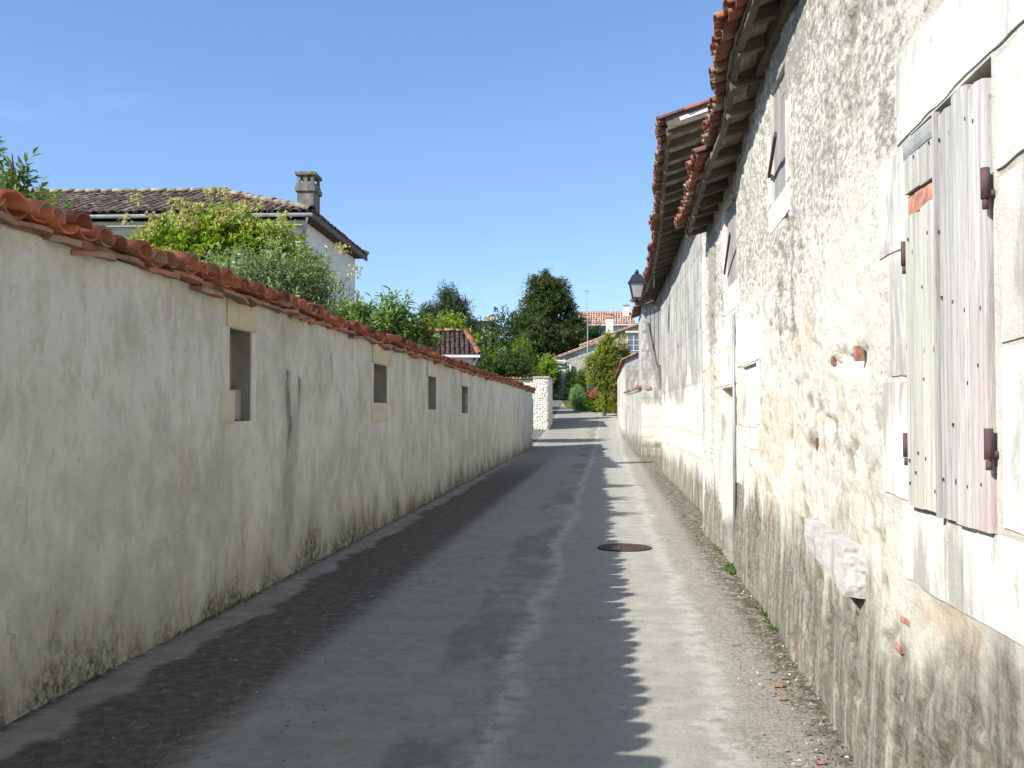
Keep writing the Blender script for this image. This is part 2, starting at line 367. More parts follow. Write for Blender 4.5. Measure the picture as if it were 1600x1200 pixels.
M_PWHT = simple('white_paint', (.72, .72, .70), (.62, .62, .60), 6, .6, 30, .002)
M_BLUE = simple('blue_painted_wood', (.06, .17, .52), (.05, .13, .42), 6, .5, 30, .002)
M_BROWN = simple('brown_wood', (.12, .06, .035), (.08, .04, .025), 6, .6, 30, .002)
M_BARK = simple('bark', (.13, .10, .075), (.07, .055, .04), 18, .95, 40, .02)
M_IRONC = simple('cast_iron_cover', (.10, .07, .055), (.055, .045, .04), 30, .75, 60, .003, metal=.3)
def glass(name, col, rough=.15, em=0):
    n = NT(name, rough, .6); n.put(n.b.inputs['Base Color'], col); n.b.inputs['Transmission Weight'].default_value = .0
    return n.out()
M_GLS = glass('window_glass', (.10, .13, .16), .08)
def frosted():
    n = NT('lantern_glass', .35, .5); n.put(n.b.inputs['Base Color'], (.55, .55, .60)); n.b.inputs['Transmission Weight'].default_value = .55; n.b.inputs['IOR'].default_value = 1.1
    return n.out()
M_LGL = frosted()
M_ROAD = mat_road()
M_GND = simple('earth_and_grass', (.09, .085, .045), (.06, .075, .025), 3, .95, 20, .03)

# ------------------------------------------------------------------ terrain
_ty = [-400, 45, 60, 75, 90, 105, 120, 135, 170, 320, 900]; _tz = [0, 0, .58, 1.5, 2.45, 3.9, 6, 8, 10.5, 12, 12]
def tz(y): return np.interp(y, _ty, _tz)
def lin(n0, n1, st): return list(np.arange(n0, n1, st))
gx = np.array([-900, -400, -200, -100]+lin(-60, 60, 3)+[60, 100, 200, 400, 900], float)
gy = np.array([-400, -150, -60]+lin(-30, 150, 3)+[170, 220, 320, 500, 900], float)
GX, GY = np.meshgrid(gx, gy, indexing='ij')
GZ = tz(GY)-.03+.0*GX
props(MB().grid(np.stack([GX, GY, GZ], -1)).build('ground', M_GND, smooth=True), kind='structure')
LPY = [-8, 4.86, 10.3, 15, 26, 45.7]; LPX = [-3.0, -3.06, -3.13, -3.19, -3.33, -3.43]
def lp(y): return np.interp(y, LPY, LPX)
R1Y = [-6, 2.8, 4.97, 6.1, 8.2, 10.5, 14.2]; R1X = [1.0, 1.11, 1.15, 1.21, 1.26, 1.30, 1.31]
def rp(y): return np.interp(y, R1Y, R1X)
def rp2(y): return np.interp(y, [13.3, 14.2, 18.4, 26.8], [1.5, 1.5, 1.5, 1.43])
yy = np.array(lin(-12, 26, .14)+lin(26, 45.6, .35)+[45.6, 45.75]+lin(46.2, 59.8, .5)+[59.9, 60.05]+lin(60.5, 102, .6))
XL = np.where(yy < 45.7, lp(yy)-.15, np.where(yy < 60, -14., np.interp(yy, [60, 66, 74, 80, 88, 102], [-3.75, -3.8, -6.5, -10, -14, -16])))
XR = np.interp(yy, [-8, 26.8, 27, 37, 37.2, 48, 74, 76, 79, 83, 92, 102], [1.75, 1.75, 2.2, 2.2, 1.5, 1.1, .75, .4, -2.4, -3.4, -4.2, -6])
tt = np.linspace(0, 1, 48)
RX = XL[:, None]*(1-tt)+XR[:, None]*tt; RY = np.repeat(yy[:, None], 48, 1)
RZ = tz(RY)+.010*(fbm(RX*1.1, RY*.8, 3)-.5)*2+.006
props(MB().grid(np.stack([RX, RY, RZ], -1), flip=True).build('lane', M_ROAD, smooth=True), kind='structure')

# ------------------------------------------------------------------ relief wall facing the lane
def relief(path, out, ys, zs, holes, disp, back=.4, ztop_fn=None):
    """grid wall; holes = (y0,y1,z0,z1,depth,closed). returns wall MB and list of reveal/back MBs"""
    for h in holes: ys = ys+[h[0], h[1]]; zs = zs+[h[2], h[3]]
    def uniq(a):
        a = sorted(a); o = [a[0]]; key = set(round(v, 4) for h in holes for v in h[:4])
        for v in a[1:]:
            if v-o[-1] > .006: o.append(v)
            elif round(v, 4) in key: o[-1] = v
        return np.array(o)
    ys = uniq(ys); zs = uniq(zs); Yg, Zg = np.meshgrid(ys, zs, indexing='ij')
    d, M = disp(Yg, Zg)
    ed = np.ones_like(Yg)
    for h in holes:
        dist = np.maximum(np.maximum(h[0]-Yg, Yg-h[1]), np.maximum(h[2]-Zg, Zg-h[3])); ed = np.minimum(ed, sst(0, .03, dist))
    d = d*ed
    P = np.stack([path(Yg)+out*d, Yg, Zg], -1)
    yc = (ys[:-1]+ys[1:])/2; zc = (zs[:-1]+zs[1:])/2; Yc, Zc = np.meshgrid(yc, zc, indexing='ij')
    keep = np.ones_like(Yc, bool)
    for h in holes: keep &= ~((Yc > h[0]) & (Yc < h[1]) & (Zc > h[2]) & (Zc < h[3]))
    mb = MB().grid(P, M=M, flip=(out > 0), keep=keep)
    revs = []
    for h in holes:
        y0, y1, z0, z1, dp = h[:5]; r = MB(); a, b = float(path(y0)), float(path(y1)); o = out
        r.add([(a, y0, z0), (a, y0, z1), (a-o*dp, y0, z1), (a-o*dp, y0, z0)], [(0, 1, 2, 3)])
        r.add([(b, y1, z0), (b, y1, z1), (b-o*dp, y1, z1), (b-o*dp, y1, z0)], [(0, 3, 2, 1)])
        r.add([(a, y0, z0), (b, y1, z0), (b-o*dp, y1, z0), (a-o*dp, y0, z0)], [(0, 3, 2, 1)])
        r.add([(a, y0, z1), (b, y1, z1), (b-o*dp, y1, z1), (a-o*dp, y0, z1)], [(0, 1, 2, 3)])
        n = 6
        if len(h) < 6 or h[5]:
            r.add([(a-o*dp, y0, z0), (b-o*dp, y1, z0), (b-o*dp, y1, z1), (a-o*dp, y0, z1)], [(0, 1, 2, 3)])
        revs.append(r)
    return mb, revs
def slab(path, out, y0, y1, z0, z1, proud=.012, th=.06, seed=0, res=.03, rough=.004, irr=.008, tilt=0, tint=None):
    """a dressed stone: rounded, slightly uneven front with sides"""
    ny = max(4, int((y1-y0)/res)); nz = max(4, int((z1-z0)/res))
    a = np.linspace(0, 1, ny+1); b = np.linspace(0, 1, nz+1); A, B = np.meshgrid(a, b, indexing='ij')
    Y = y0+(y1-y0)*A; Z = z0+(z1-z0)*B+tilt*(A-.5)
    e = np.minimum(np.minimum(A, 1-A)*(y1-y0), np.minimum(B, 1-B)*(z1-z0))
    edge = sst(-.004, .007, e)*(1-.7*sst(.60, .72, fbm(Y*9+seed, Z*9, 3, 5))*sst(.05, .0, e))
    w1 = irr*(fbm(Z*5+seed*3.7, Z*0+seed, 3)-.5)*2; w2 = irr*(fbm(Y*5+seed*1.7, Y*0-seed, 3)-.5)*2
    Y2 = Y+w1*(2*np.abs(A-.5)); Z2 = Z+w2*(2*np.abs(B-.5))
    d = proud*(.35+.65*edge)+rough*(fbm(Y*14+seed, Z*14, 4)-.5)*2*edge
    P = np.stack([path(Y2)+out*d, Y2, Z2], -1)
    t = random.random() if tint is None else tint
    mb = MB().grid(P, tint=t, flip=(out > 0))
    for line, fl in ((P[0], 0), (P[-1], 1), (P[:, 0], 1), (P[:, -1], 0)):
        b_ = line.copy(); b_[:, 0] = path(b_[:, 1])-out*th
        mb.grid(np.stack([line, b_], 0), tint=t, flip=bool(fl) != (out > 0))
    return mb
# canal tile: convex half tube; local axes: x across, y up the slope, z up
def tile_tpl(L=.42, r=.10, h=.085, th=.014, taper=.82, n=9):
    V = []; Q = []
    for (yy_, s) in ((0, 1), (L, taper)):
        for (dr) in (0, th):
            for k in range(n+1):
                a = pi*k/n; V.append((-(r-dr)*s*cos(a), yy_, (h-dr)*s*sin(a)))
    m = n+1
    for k in range(n):
        Q += [(k, k+1, 2*m+k+1, 2*m+k), (m+k+1, m+k, 3*m+k, 3*m+k+1), (k+1, k, m+k, m+k+1), (2*m+k, 2*m+k+1, 3*m+k+1, 3*m+k)]
    Q += [(0, 2*m, 3*m, m), (n, m+n, 3*m+n, 2*m+n)]
    return np.array(V), np.array(Q)
def put_tiles(mb, tpl, o, a, c, flip=False, jit=.006, tint=None):
    """o = low end point, a = up-slope unit vector, c = across unit vector"""
    V, Q = tpl; a = np.array(a)/np.linalg.norm(a); c = np.array(c)/np.linalg.norm(c)
    n = np.cross(c, a); n /= np.linalg.norm(n)
    if n[2] < 0: n = -n
    W = V.copy()
    if flip: W[:, 2] = -W[:, 2]; W[:, 1] = W[:, 1]; 
    rz = random.gauss(0, jit*5)
    c2 = c*cos(rz)+a*sin(rz); a2 = a*cos(rz)-c*sin(rz)
    oo = np.array(o)+n*random.gauss(0, jit)+a*random.gauss(0, jit*2.2)+c*random.gauss(0, jit)
    mb.add(oo+W[:, :1]*c2+W[:, 1:2]*a2+W[:, 2:]*n, Q, tint=random.random() if tint is None else tint)

# ================================================================== LEFT GARDEN WALL
gw = thing('garden_wall', 'long pale rendered boundary wall with red canal tile coping along the left of the lane', 'wall', (-3.2, 20, 0))
Lh = [(7.98, 8.5, 1.53, 2.30, .16), (13.36, 14.25, 1.74, 2.27, .17), (17.84, 18.75, 1.66, 2.26, .17), (22.37, 23.5, 1.60, 2.20, .17)]
def dL(Y, Z):
    d = .035*(fbm(Y*.55, Z*.8, 4, 3)-.5)*2+.006*(fbm(Y*6, Z*6, 3, 8)-.5)*2
    d += .02*sst(.35, .0, Z)*fbm(Y*3, Z*3, 3, 5)
    M = np.zeros(Y.shape+(4,))
    def streak(y0, wdt, z1, z0, seed):      # dark run-off streak starting at z1
        c = np.abs(Y-y0-.05*(fbm(Z*3, Z*0+seed, 3)-.5)*2)
        return sst(wdt, wdt*.3, c)*sst(z1+.02, z1-.06, Z)*sst(z0-.1, z0+.3, Z)
    m = np.maximum.reduce([streak(9.62, .12, 2.04, 1.15, 1), streak(10.0, .07, 1.98, 1.45, 2), streak(9.7, .26, 1.6, .1, 5)*.45, streak(9.85, .2, 1.7, .9, 6)*.35, streak(11.2, .05, 2.3, 2.0, 7)*.8, streak(6.9, .05, 2.35, 2.0, 8)*.35, streak(15.6, .06, 2.4, 2.1, 9)*.6])
    M[..., 0] = m
    return d, M
ys = lin(-6, 3.5, .25)+lin(3.5, 16, .06)+lin(16, 45.7, .14)+[45.7]
mb, revs = relief(lp, 1, ys, lin(-.1, 2.55, .055)+[2.55], Lh, dL)
wall = mb.build('rendered_face', M_REN, gw, True)
bk = MB(); Yb = np.array([-6, 4.86, 10.3, 15, 26, 45.7]); Xb = lp(Yb)
P = np.zeros((6, 4, 3)); P[..., 1] = Yb[:, None]; P[:, 0, 0] = Xb-.45; P[:, 1, 0] = Xb-.45; P[:, 2, 0] = Xb-.0; P[:, 3, 0] = Xb; P[:, 0, 2] = -.1; P[:, 1, 2] = 2.62; P[:, 2, 2] = 2.56; P[:, 3, 2] = 2.5
bk.grid(P); bk.add([(-3.43, 45.7, -.1), (-3.88, 45.7, -.1), (-3.88, 45.7, 2.62), (-3.43, 45.7, 2.56)], [(0, 1, 2, 3)])
bk.build('wall_core', M_REN, gw)
for i, (h, r) in enumerate(zip(Lh, revs)):
    nn = r.build('slit_niche', simple('niche_stone_%s' % 'abcd'[i], (.33, .31, .25), (.24, .22, .17), 5, .95, 30, .01, aniso=(1, 1, .4)), gw)
    y0, y1, z0, z1 = h[:4]; cr = M_ASHL if i < 2 else M_ASHP
    slab(lp, 1, y0-.07, y1+.13, z1+.005, 2.575-.03*(i > 0), .030, .05, i, tint=.5).build('lintel_stone', cr, gw, True)
    if i == 0:
        slab(lp, 1, y0-.17, y0-.004, z0+.26, z1, .020, .05, 11).build('jamb_stone', M_WHT, gw, True)
        slab(lp, 1, y0-.22, y0+.10, z0-.02, z0+.25, .035, .14, 12).build('jamb_stone', M_ASHP, gw, True)
        slab(lp, 1, y1+.004, y1+.12, z0, z1, .022, .05, 13).build('jamb_stone', M_WHT, gw, True)
        MB().beam((lp(8.0)-.012, 8.085, 1.80), (lp(8)-.012, 8.085, 2.30), .03, .025, .1).build('old_frame_post', M_WOOD, gw)
        slab(lambda y: lp(y)-.09, 1, 8.06, 8.495, 1.535, 1.795, .02, .05, 14, tint=.2).build('plug_stone', M_GRY, gw, True)
        MB().beam((lp(8.0)-.025, 8.155, 1.80), (lp(8)-.025, 8.155, 2.30), .05, .03, .9).build('old_frame_post', M_ASHP, gw)
    else:
        slab(lp, 1, y0-.10, y1+.06, z0-.27, z0-.004, .020, .05, 30+i).build('sill_stone', M_ASHP, gw, True)
        slab(lp, 1, y1+.004, y1+.13, z0, z1, .020, .05, 20+i).build('jamb_stone', M_WHT, gw, True)
        slab(lp, 1, y0-.09, y0-.004, z0, z1, .014, .05, 40+i).build('jamb_stone', M_WHT, gw, True)
# slabs under the tiles
sb = MB(); y = -6.0; k = 0
while y < 45.6:
    L = random.uniform(.32, .55); 
    if 7.9 < y < 8.2: L = .3
    x = float(lp(y)); z = 2.575+random.uniform(-.012, .012)-.035*(random.random() < .15); tlt = random.gauss(0, .015)
    pr = random.uniform(.07, .14); t = random.random()
    n1 = 5; a = np.linspace(0, 1, n1)
    fy = y+L*a; fx = x+pr+np.array([-.05, .005, .012, .005, -.05])*random.uniform(.4, 1.6)+np.array([random.gauss(0, .01) for _ in range(n1)])
    th = random.uniform(.022, .034); V = []
    for q in range(n1):
        zz = z+tlt*(a[q]-.5)*2
        V += [(fx[q], fy[q], zz-.03), (fx[q], fy[q], zz-.03+th), (x-.1, fy[q], zz+.03), (x-.1, fy[q], zz+.03-th)]
    Q = []
    for q in range(n1-1):
        b0 = 4*q; b1 = b0+4
        for (i0, i1) in ((0, 1), (1, 2), (2, 3), (3, 0)): Q.append((b0+i0, b0+i1, b1+i1, b1+i0))
    Q += [(0, 3, 2, 1), (4*n1-4, 4*n1-3, 4*n1-2, 4*n1-1)]
    sb.add(V, Q, tint=t)
    y += L*random.uniform(.86, 1.0)
sb.build('flat_tile_course', M_TS, gw)
tl = MB(); T1 = tile_tpl(.44, .112, .082, .015); T2 = tile_tpl(.44, .108, .066, .015)
pit = .232; y = -6.0; al = R(9)
while y < 45.6:
    x = float(lp(y)); up = (-cos(al), 0, sin(al)); ac = (0, 1, 0); yj = y+random.gauss(0, .008)
    o = np.array((x+.125+random.gauss(0, .012), yj, 2.612+.010*sin(y*.9)+.008*sin(y*2.7)+random.gauss(0, .008)))
    tt_ = np.clip(random.gauss(.55, .34), 0, 1)
    put_tiles(tl, T2, o+np.array((.0, pit/2, .045)), up, ac, True, .011, np.clip(random.gauss(.6, .25), 0, 1))
    put_tiles(tl, T1, o+np.array((.015, 0, .012)), up, ac, False, .015, tt_)
    y += pit*random.uniform(.9, 1.12)
tl.build('tile_coping', M_TL, gw, True)
mb = MB(); y = -6   # mortar bed
ysb = np.linspace(-6, 45.7, 200); Pm = np.zeros((200, 4, 3)); Pm[..., 1] = ysb[:, None]
xb = lp(ysb); 
for k_, (dx, z) in enumerate(((.02, 2.56), (.03, 2.60), (-.40, 2.68), (-.42, 2.6))): Pm[:, k_, 0] = xb+dx; Pm[:, k_, 2] = z+.01*rng.standard_normal(200)
mb.grid(Pm); mb.build('mortar_bed', M_TS, gw)

# ================================================================== RIGHT: NEAR HOUSE (1)
nh = thing('stone_barn', 'old lime rendered stone house with sagging tiled eaves filling the right of the lane', 'house', (1.6, 4, 0))
ST = [  # dressed stones on the near wall: y0,y1,z0,z1,proud
 (2.74, 4.04, 2.65, 2.97, .022), (1.9, 2.72, 2.68, 3.1, .012), (3.87, 4.34, 2.24, 2.62, .010), (3.90, 4.17, 1.74, 2.22, .008), (3.90, 4.30, 1.27, 1.72, .010),
 (2.5, 2.99, 2.30, 2.62, .016), (2.35, 2.97, 1.80, 2.27, .012), (2.55, 2.97, 1.27, 1.78, .010), (3.34, 4.02, .97, 1.25, .012), (2.78, 3.325, .97, 1.245, .012), (2.0, 2.765, .99, 1.24, .010),
 (6.92, 7.08, 3.2, 3.75, .008), (7.83, 8.02, 3.2, 3.75, .008), (6.95, 7.95, 2.98, 3.17, .014),
 (10.1, 11.5, 2.68, 2.94, .014), (11.38, 11.55, 2.96, 3.85, .008),
 (10.3, 11.95, 1.90, 2.28, .018), (8.62, 10.26, 2.05, 2.42, .014), (9.83, 10.2, 1.48, 2.03, .010), (8.6, 8.78, 1.5, 2.03, .012), (8.7, 9.9, 1.28, 1.465, .008),
 (9.95, 10.40, .9, 1.46, .008), (11.8, 12.2, 1.2, 1.88, .008), (11.8, 12.1, .55, 1.18, .008), (13.7, 14.2, .05, .55, .012), (13.8, 14.2, .57, 1.05, .012), (13.65, 14.2, 1.07, 1.6, .012), (13.8, 14.2, 1.62, 2.15, .012), (13.62, 14.2, 2.17, 2.7, .012), (13.8, 14.2, 2.72, 3.2, .012), (13.66, 14.2, 3.22, 3.7, .012),
 (5.0, 5.5, 1.2, 1.5, .004)]
ST = ST[:-1]
RHL = [(3.02, 3.86, 1.26, 2.64, .16), (7.10, 7.81, 3.18, 4.05, .10), (10.28, 11.36, 2.96, 3.85, .10), (10.45, 11.77, .02, 1.88, .17), (8.79, 9.82, 1.48, 2.035, .03)]
def dR(Y, Z):
    wx = Y+.10*(fbm(Y*5, Z*5, 3, 21)-.5)*2; wz = Z+.10*(fbm(Y*5+9, Z*5, 3, 22)-.5)*2
    f1, f2, idv = voro(wx*4.3, wz*5.6, 3); e = f2-f1
    g1, g2, id2 = voro(wx*11, wz*13, 13)
    cov = fbm(Y*.8+3, Z*.9, 4, 31)                          # how much render is left on the stones
    base_cov = sst(.42, .56, cov+.25*sst(2.6, 1.9, Y)-.10*sst(2.6, .9, Z)*sst(4, 5, Y)*sst(10, 8, Y))
    stone = (1-base_cov)
    lump = sst(.02, .30, e)*(.55+.6*idv)
    d = .022*(fbm(Y*.9, Z*.9, 3, 41)-.5)*2
    foot = 1-.75*sst(1.0, .7, Z)
    d += foot*stone*(.0065*lump-.003)+.009*(fbm(Y*9, Z*20, 4, 51)-.5)*2*(.5+.5*foot)+base_cov*.002*sst(.03, .2, g2-g1)
    d += .005*foot*(sst(.50, .58, fbm(Y*2.6, Z*2.6, 5, 61))-.5)       # flaked layers of render
    pit_ = sst(.60, .70, fbm(Y*7, Z*9, 3, 71))*stone; d -= .022*pit_
    # a hole with loose stones and brick
    for (hy, hz, ry, rz) in ((5.15, 1.86, .25, .07), (4.72, 1.84, .20, .08), (6.25, 1.32, .10, .10), (5.5, 1.55, .1, .05)):
        q = ((Y-hy)/ry)**2+((Z-hz)/rz)**2+.9*(fbm(Y*12, Z*12, 3, 81)-.5)*2; d -= .04*sst(1.2, .3, q)
    d += .035*sst(.85, .15, Z+.35*(fbm(Y*1.5, Z*0, 3, 91)-.5))   # thicker plinth render
    M = np.zeros(Y.shape+(4,))
    top = sst(2.0, 3.1, Z+.6*(fbm(Y*.7, Z*.7, 3, 101)-.5)*2)
    M[..., 0] = .58*top*(.55+.45*sst(3.2, 4.6, Y))+.28*sst(.55, .72, fbm(Y*1.2, Z*1.0, 4, 111))
    M[..., 0] += .45*sst(.10, .0, np.abs(Y-6.9-.04*(vn(Z*4, Z*0, 3)-.5)))*sst(2.0, 2.15, Z)*sst(3.0, 2.6, Z)
    M[..., 1] = idv*stone
    M[..., 2] = sst(.53, .60, fbm(Y*1.1+7, Z*1.3, 4, 121))*sst(.7, .9, Z)*sst(2.5, 2.1, Z)
    M[..., 2] = np.maximum(M[..., 2], .9*sst(.55, .35, ((Y-7.9)/1.5)**2+((Z-1.45)/.45)**2+1.1*(fbm(Y*2, Z*2.4, 4, 131)-.5)))
    M[..., 0] += .5*sst(.45, .3, np.abs(Y-12.7+.3*(vn(Z*2, Z*0, 5)-.5)))*sst(.3, .6, Z)
    M[..., 3] = np.clip(stone*(1-sst(.0, .10, e))*.55+pit_*.8, 0, 1)
    for s in ST:                                            # sit the wall just behind each dressed stone
        q = np.maximum(np.maximum(s[0]-Y, Y-s[1]), np.maximum(s[2]-Z, Z-s[3]))
        m = sst(.05, -.005, q); d = d*(1-m)+m*(-.003)
        jt = sst(.012, .002, np.abs(q)); d -= .003*jt*fbm(Y*3, Z*3, 3, 77); M[..., 3] = np.maximum(M[..., 3], jt*.6*sst(.4, .6, fbm(Y*3, Z*3, 3, 78)))
        M[..., 1] *= (1-m); M[..., 0] *= (1-.6*m)
    return d, M
ys = lin(-6, 1.4, .2)+lin(1.4, 2.6, .05)+lin(2.6, 6.4, .02)+lin(6.4, 10, .03)+lin(10, 14.2, .04)+[14.2]
mb, revs = relief(rp, -1, ys, lin(-.1, 4.6, .022)+[4.6], RHL, dR)
mb.build('rubble_wall', M_RUB, nh, True)
nb = MB(); nb.box(1.33, 7, -6, 14.18, -.1, 4.6); V = nb.V[0]; Q = nb.Q[0]
MB().add(V, Q[[0, 1, 3, 5]]).build('back_and_gable_walls', M_WHT, nh)
MB().box(1.0, 1.4, -6.01, -5.99, 0, 4.6).build('corner_stone', M_ASH, nh)
for i, s in enumerate(ST):
    nm = 'lintel_stone' if i in (0, 16, 17) else 'sill_stone' if i in (8, 9, 13, 14, 20) else 'dressed_stone'
    slab(rp, -1, s[0], s[1], s[2], s[3], s[4]*.30+.0005, .02 if i not in (0, 16) else .1, i*3+1, rough=.003 if i != 5 else .012, irr=.012, tint=.6 if i in (0, 16, 17) else None).build(nm, M_ASH, nh, True)
for i, r in enumerate(revs):
    r.build(['window_recess', 'window_recess', 'window_recess', 'blocked_doorway', 'blocked_opening'][i], M_ASH, nh)
# blocks inside the walled-up doorway
for k, (z0, z1) in enumerate(((.30, .82), (.84, 1.25), (1.265, 1.60))):
    slab(lambda y: rp(y)+.17, -1, 10.48, 11.74, z0, z1, .05, .02, 60+k).build('blocking_stone', M_ASH, nh, True)
# the big shutters
def plank_panel(y0, y1, z0, z1, xf, n, topfn, pinkfn=None, th=.028):
    mb = MB(); e = np.linspace(y0, y1, n+1)
    for k in range(n):
        a, b = e[k]+.0015, e[k+1]-.0015; t = random.uniform(.3, .8); of = random.gauss(0, .002)
        m = 26; zt = topfn((a+b)/2)+random.gauss(0, .008); zb = z0+random.gauss(0, .006)
        s = np.linspace(0, 1, m); U = np.array([0, .06, .5, .94, 1]); P = np.zeros((5, m, 3))
        wv_ = .0025*(fbm(s*7+k*5, s*0+k, 3)-.5)*2
        for q, u in enumerate(U):
            P[q, :, 1] = a+(b-a)*u+wv_; P[q, :, 2] = zb+(zt-.012*(abs(u-.5)*2)**3-zb)*s
            P[q, :, 0] = xf+of*.7-.0003*(1 if 0 < q < 4 else -3)+.0014*(fbm(s*22+k, s*0+u*9, 3)-.5)
        M = np.zeros((5, m, 4)); 
        if pinkfn: M[..., 0] = pinkfn(P[..., 1], P[..., 2])
        mb.grid(P, t, M, flip=False)
        Bk = P[:, :, :].copy(); Bk[..., 0] += th; mb.grid(Bk, t, M, flip=True)
        for q in (0, 4):
            S = np.stack([P[q], Bk[q]], 0); mb.grid(S, t, np.stack([M[q], M[q]], 0))
        S = np.stack([P[:, -1], Bk[:, -1]], 0); mb.grid(S, t, np.stack([M[:, -1]]*2, 0)); S = np.stack([P[:, 0], Bk[:, 0]], 0); mb.grid(S, t, np.stack([M[:, 0]]*2, 0))
    return mb
xs_ = 1.100
shl = thing_l = plank_panel(3.475, 3.845, 1.265, 2.36, xs_, 2, lambda y: 2.325).build('shutter', M_SHL, nh, label='pale green left shutter with a bare rusty red strip and a grey repair board at the top')
plank_panel(3.485, 3.845, 2.40, 2.56, xs_+.002, 2, lambda y: 2.565).build('upper_panel', M_SHL, shl)
slab(lambda y: 0*y+xs_+.004, -1, 3.49, 3.85, 2.54, 2.605, .010, .01, 77, .02, .001, .002).build('repair_board', simple('grey_board', (.40, .41, .40), (.33, .34, .34), 10, .8, 50, .003, aniso=(1, 1, .3)), shl)
slab(lambda y: 0*y+xs_+.02, -1, 3.50, 3.845, 2.33, 2.405, .010, .01, 78, .02, .003, .002).build('bare_wood_strip', M_RUSTR, shl)
MB().box(xs_-.010, xs_+.01, 3.464, 3.486, 1.25, 2.61, .35).build('meeting_strip', M_SHR, shl)
shr = plank_panel(3.03, 3.455, 1.255, 2.62, xs_-.004, 3, lambda y: 2.60-(y-3.20)**2*.5+.01, lambda y, z: sst(3.17, 3.06, y)*sst(2.2, 1.5, z)*.9+.25*sst(3.3, 3.1, y)*sst(1.35, 1.28, z)).build('shutter', M_SHR, nh, label='silver grey right shutter of rough planks with pink paint traces')
for sh, y, zz in ((shl, 3.868, 2.195), (shl, 3.868, 1.48), (shr, 3.012, 2.265), (shr, 3.012, 1.51)):
    h = MB(); x = float(rp(y))-.012; h.tube([(x-.012, y, zz-.045), (x-.012, y, zz+.045)], .013, 10)
    h.tube([(x-.012, y, zz-.075), (x-.012, y, zz-.047)], .009, 10); h.box(x-.02, x+.05, y-.006, y+.006, zz-.04, zz-.02)
    h.build('hinge', M_RUST, sh, True)
# nails on the shutters
nl = MB()
for yk in (3.08, 3.19, 3.30, 3.42): 
    for zk in random.sample((1.36, 1.43, 1.56, 1.71, 1.93, 1.99, 2.18, 2.41, 2.5), 4): q_ = yk+random.gauss(0, .012); z_ = zk+random.gauss(0, .02); nl.box(xs_-.0075, xs_, q_, q_+.006, z_, z_+.011)
props(nl.build('nail_heads', M_RUST, shr), kind='stuff')
nl = MB()
for yk in (3.53, 3.62, 3.72, 3.80):
    for zk in random.sample((1.36, 1.44, 1.7, 1.9, 2.05, 2.22, 2.48), 3): q_ = yk+random.gauss(0, .012); z_ = zk+random.gauss(0, .03); nl.box(xs_-.0045, xs_, q_, q_+.006, z_, z_+.011)
props(nl.build('nail_heads', M_RUST, shl), kind='stuff')
# upper little windows: board shutters and iron bar
w1 = plank_panel(7.12, 7.79, 3.20, 4.03, float(rp(7.4))+.03, 4, lambda y: 4.03).build('loft_shutter', M_WOOD, nh)
MB().beam((1.235, 7.83, 3.42), (1.16, 7.05, 3.53), .02, .035).build('iron_bar', M_RUST, w1)
w2 = plank_panel(10.30, 11.34, 2.98, 3.83, float(rp(10.8))+.03, 5, lambda y: 3.83).build('loft_shutter', M_WOOD, nh)
MB().beam((1.29, 11.3, 3.15), (1.24, 10.35, 3.42), .02, .035).build('iron_bar', M_RUST, w2)
# grey drain strip beside the blocked doorway
MB().tube([(float(rp(10.4))-.02, 10.4, .15), (float(rp(10.4))-.02, 10.4, 2.6)], .018, 8).build('thin_pipe', M_ZINC, nh, True)
# jutting block, one rough grey stone built into the wall
def rock(x0, x1, y0, y1, z0, z1, seed, amp=.035, sub=16):
    bm_V = []; mbk = MB(); a = np.linspace(-1, 1, sub)
    for ax in range(3):
        for sg in (-1, 1):
            A, B = np.meshgrid(a, a, indexing='ij'); C_ = np.full_like(A, sg)
            P = [None]*3; P[ax] = C_; P[(ax+1) % 3] = A; P[(ax+2) % 3] = B; P = np.stack(P, -1)
            n_ = P/np.linalg.norm(P, axis=-1, keepdims=True)*1.15; Pr = P*.86+n_*.14
            f = 1+amp*4*((fbm(P[..., 0]*2.1+seed+P[..., 2], P[..., 1]*2.1+P[..., 2]*1.7, 4, seed)-.5)*2)
            Pr = Pr*f[..., None]
            W = np.stack([(x0+x1)/2+Pr[..., 0]*(x1-x0)/2, (y0+y1)/2+Pr[..., 1]*(y1-y0)/2, (z0+z1)/2+Pr[..., 2]*(z1-z0)/2], -1)
            mbk.grid(W, .5, flip=(sg < 0))
    return mbk
m = rock(1.055, 1.35, 4.66, 5.95, .76, .995, 5, .010, 40)
V = m.V
for v in V:
    t = np.clip((v[:, 1]-4.66)/1.44, 0, 1); v[:, 2] += .11*t*sst(1.0, .78, v[:, 2]); v[:, 0] += .07*t
    v[:, 0] += .010*(fbm(v[:, 1]*7+v[:, 2]*3, v[:, 2]*9, 4, 6)-.5)*2; v[:, 1] += .012*(fbm(v[:, 0]*14, v[:, 2]*14, 4, 7)-.5)*2
m.build('jutting_stone', mat_ashlar('rough_white_grey_stone', (.52, .515, .49), .7), nh, True)
# loose brick bits set in the wall
for (y, z, h, wd) in ((4.76, 1.87, .07, .035), (5.35, 1.87, .05, .045), (5.9, 1.42, .07, .07), (3.95, .80, .02, .10), (4.06, .68, .03, .06)):
    slab(rp, -1, y, y+wd, z-h/2, z+h/2, .012, .03, int(y*10), .015, .004, .006).build('brick_chip', M_RUSTR, nh, True)

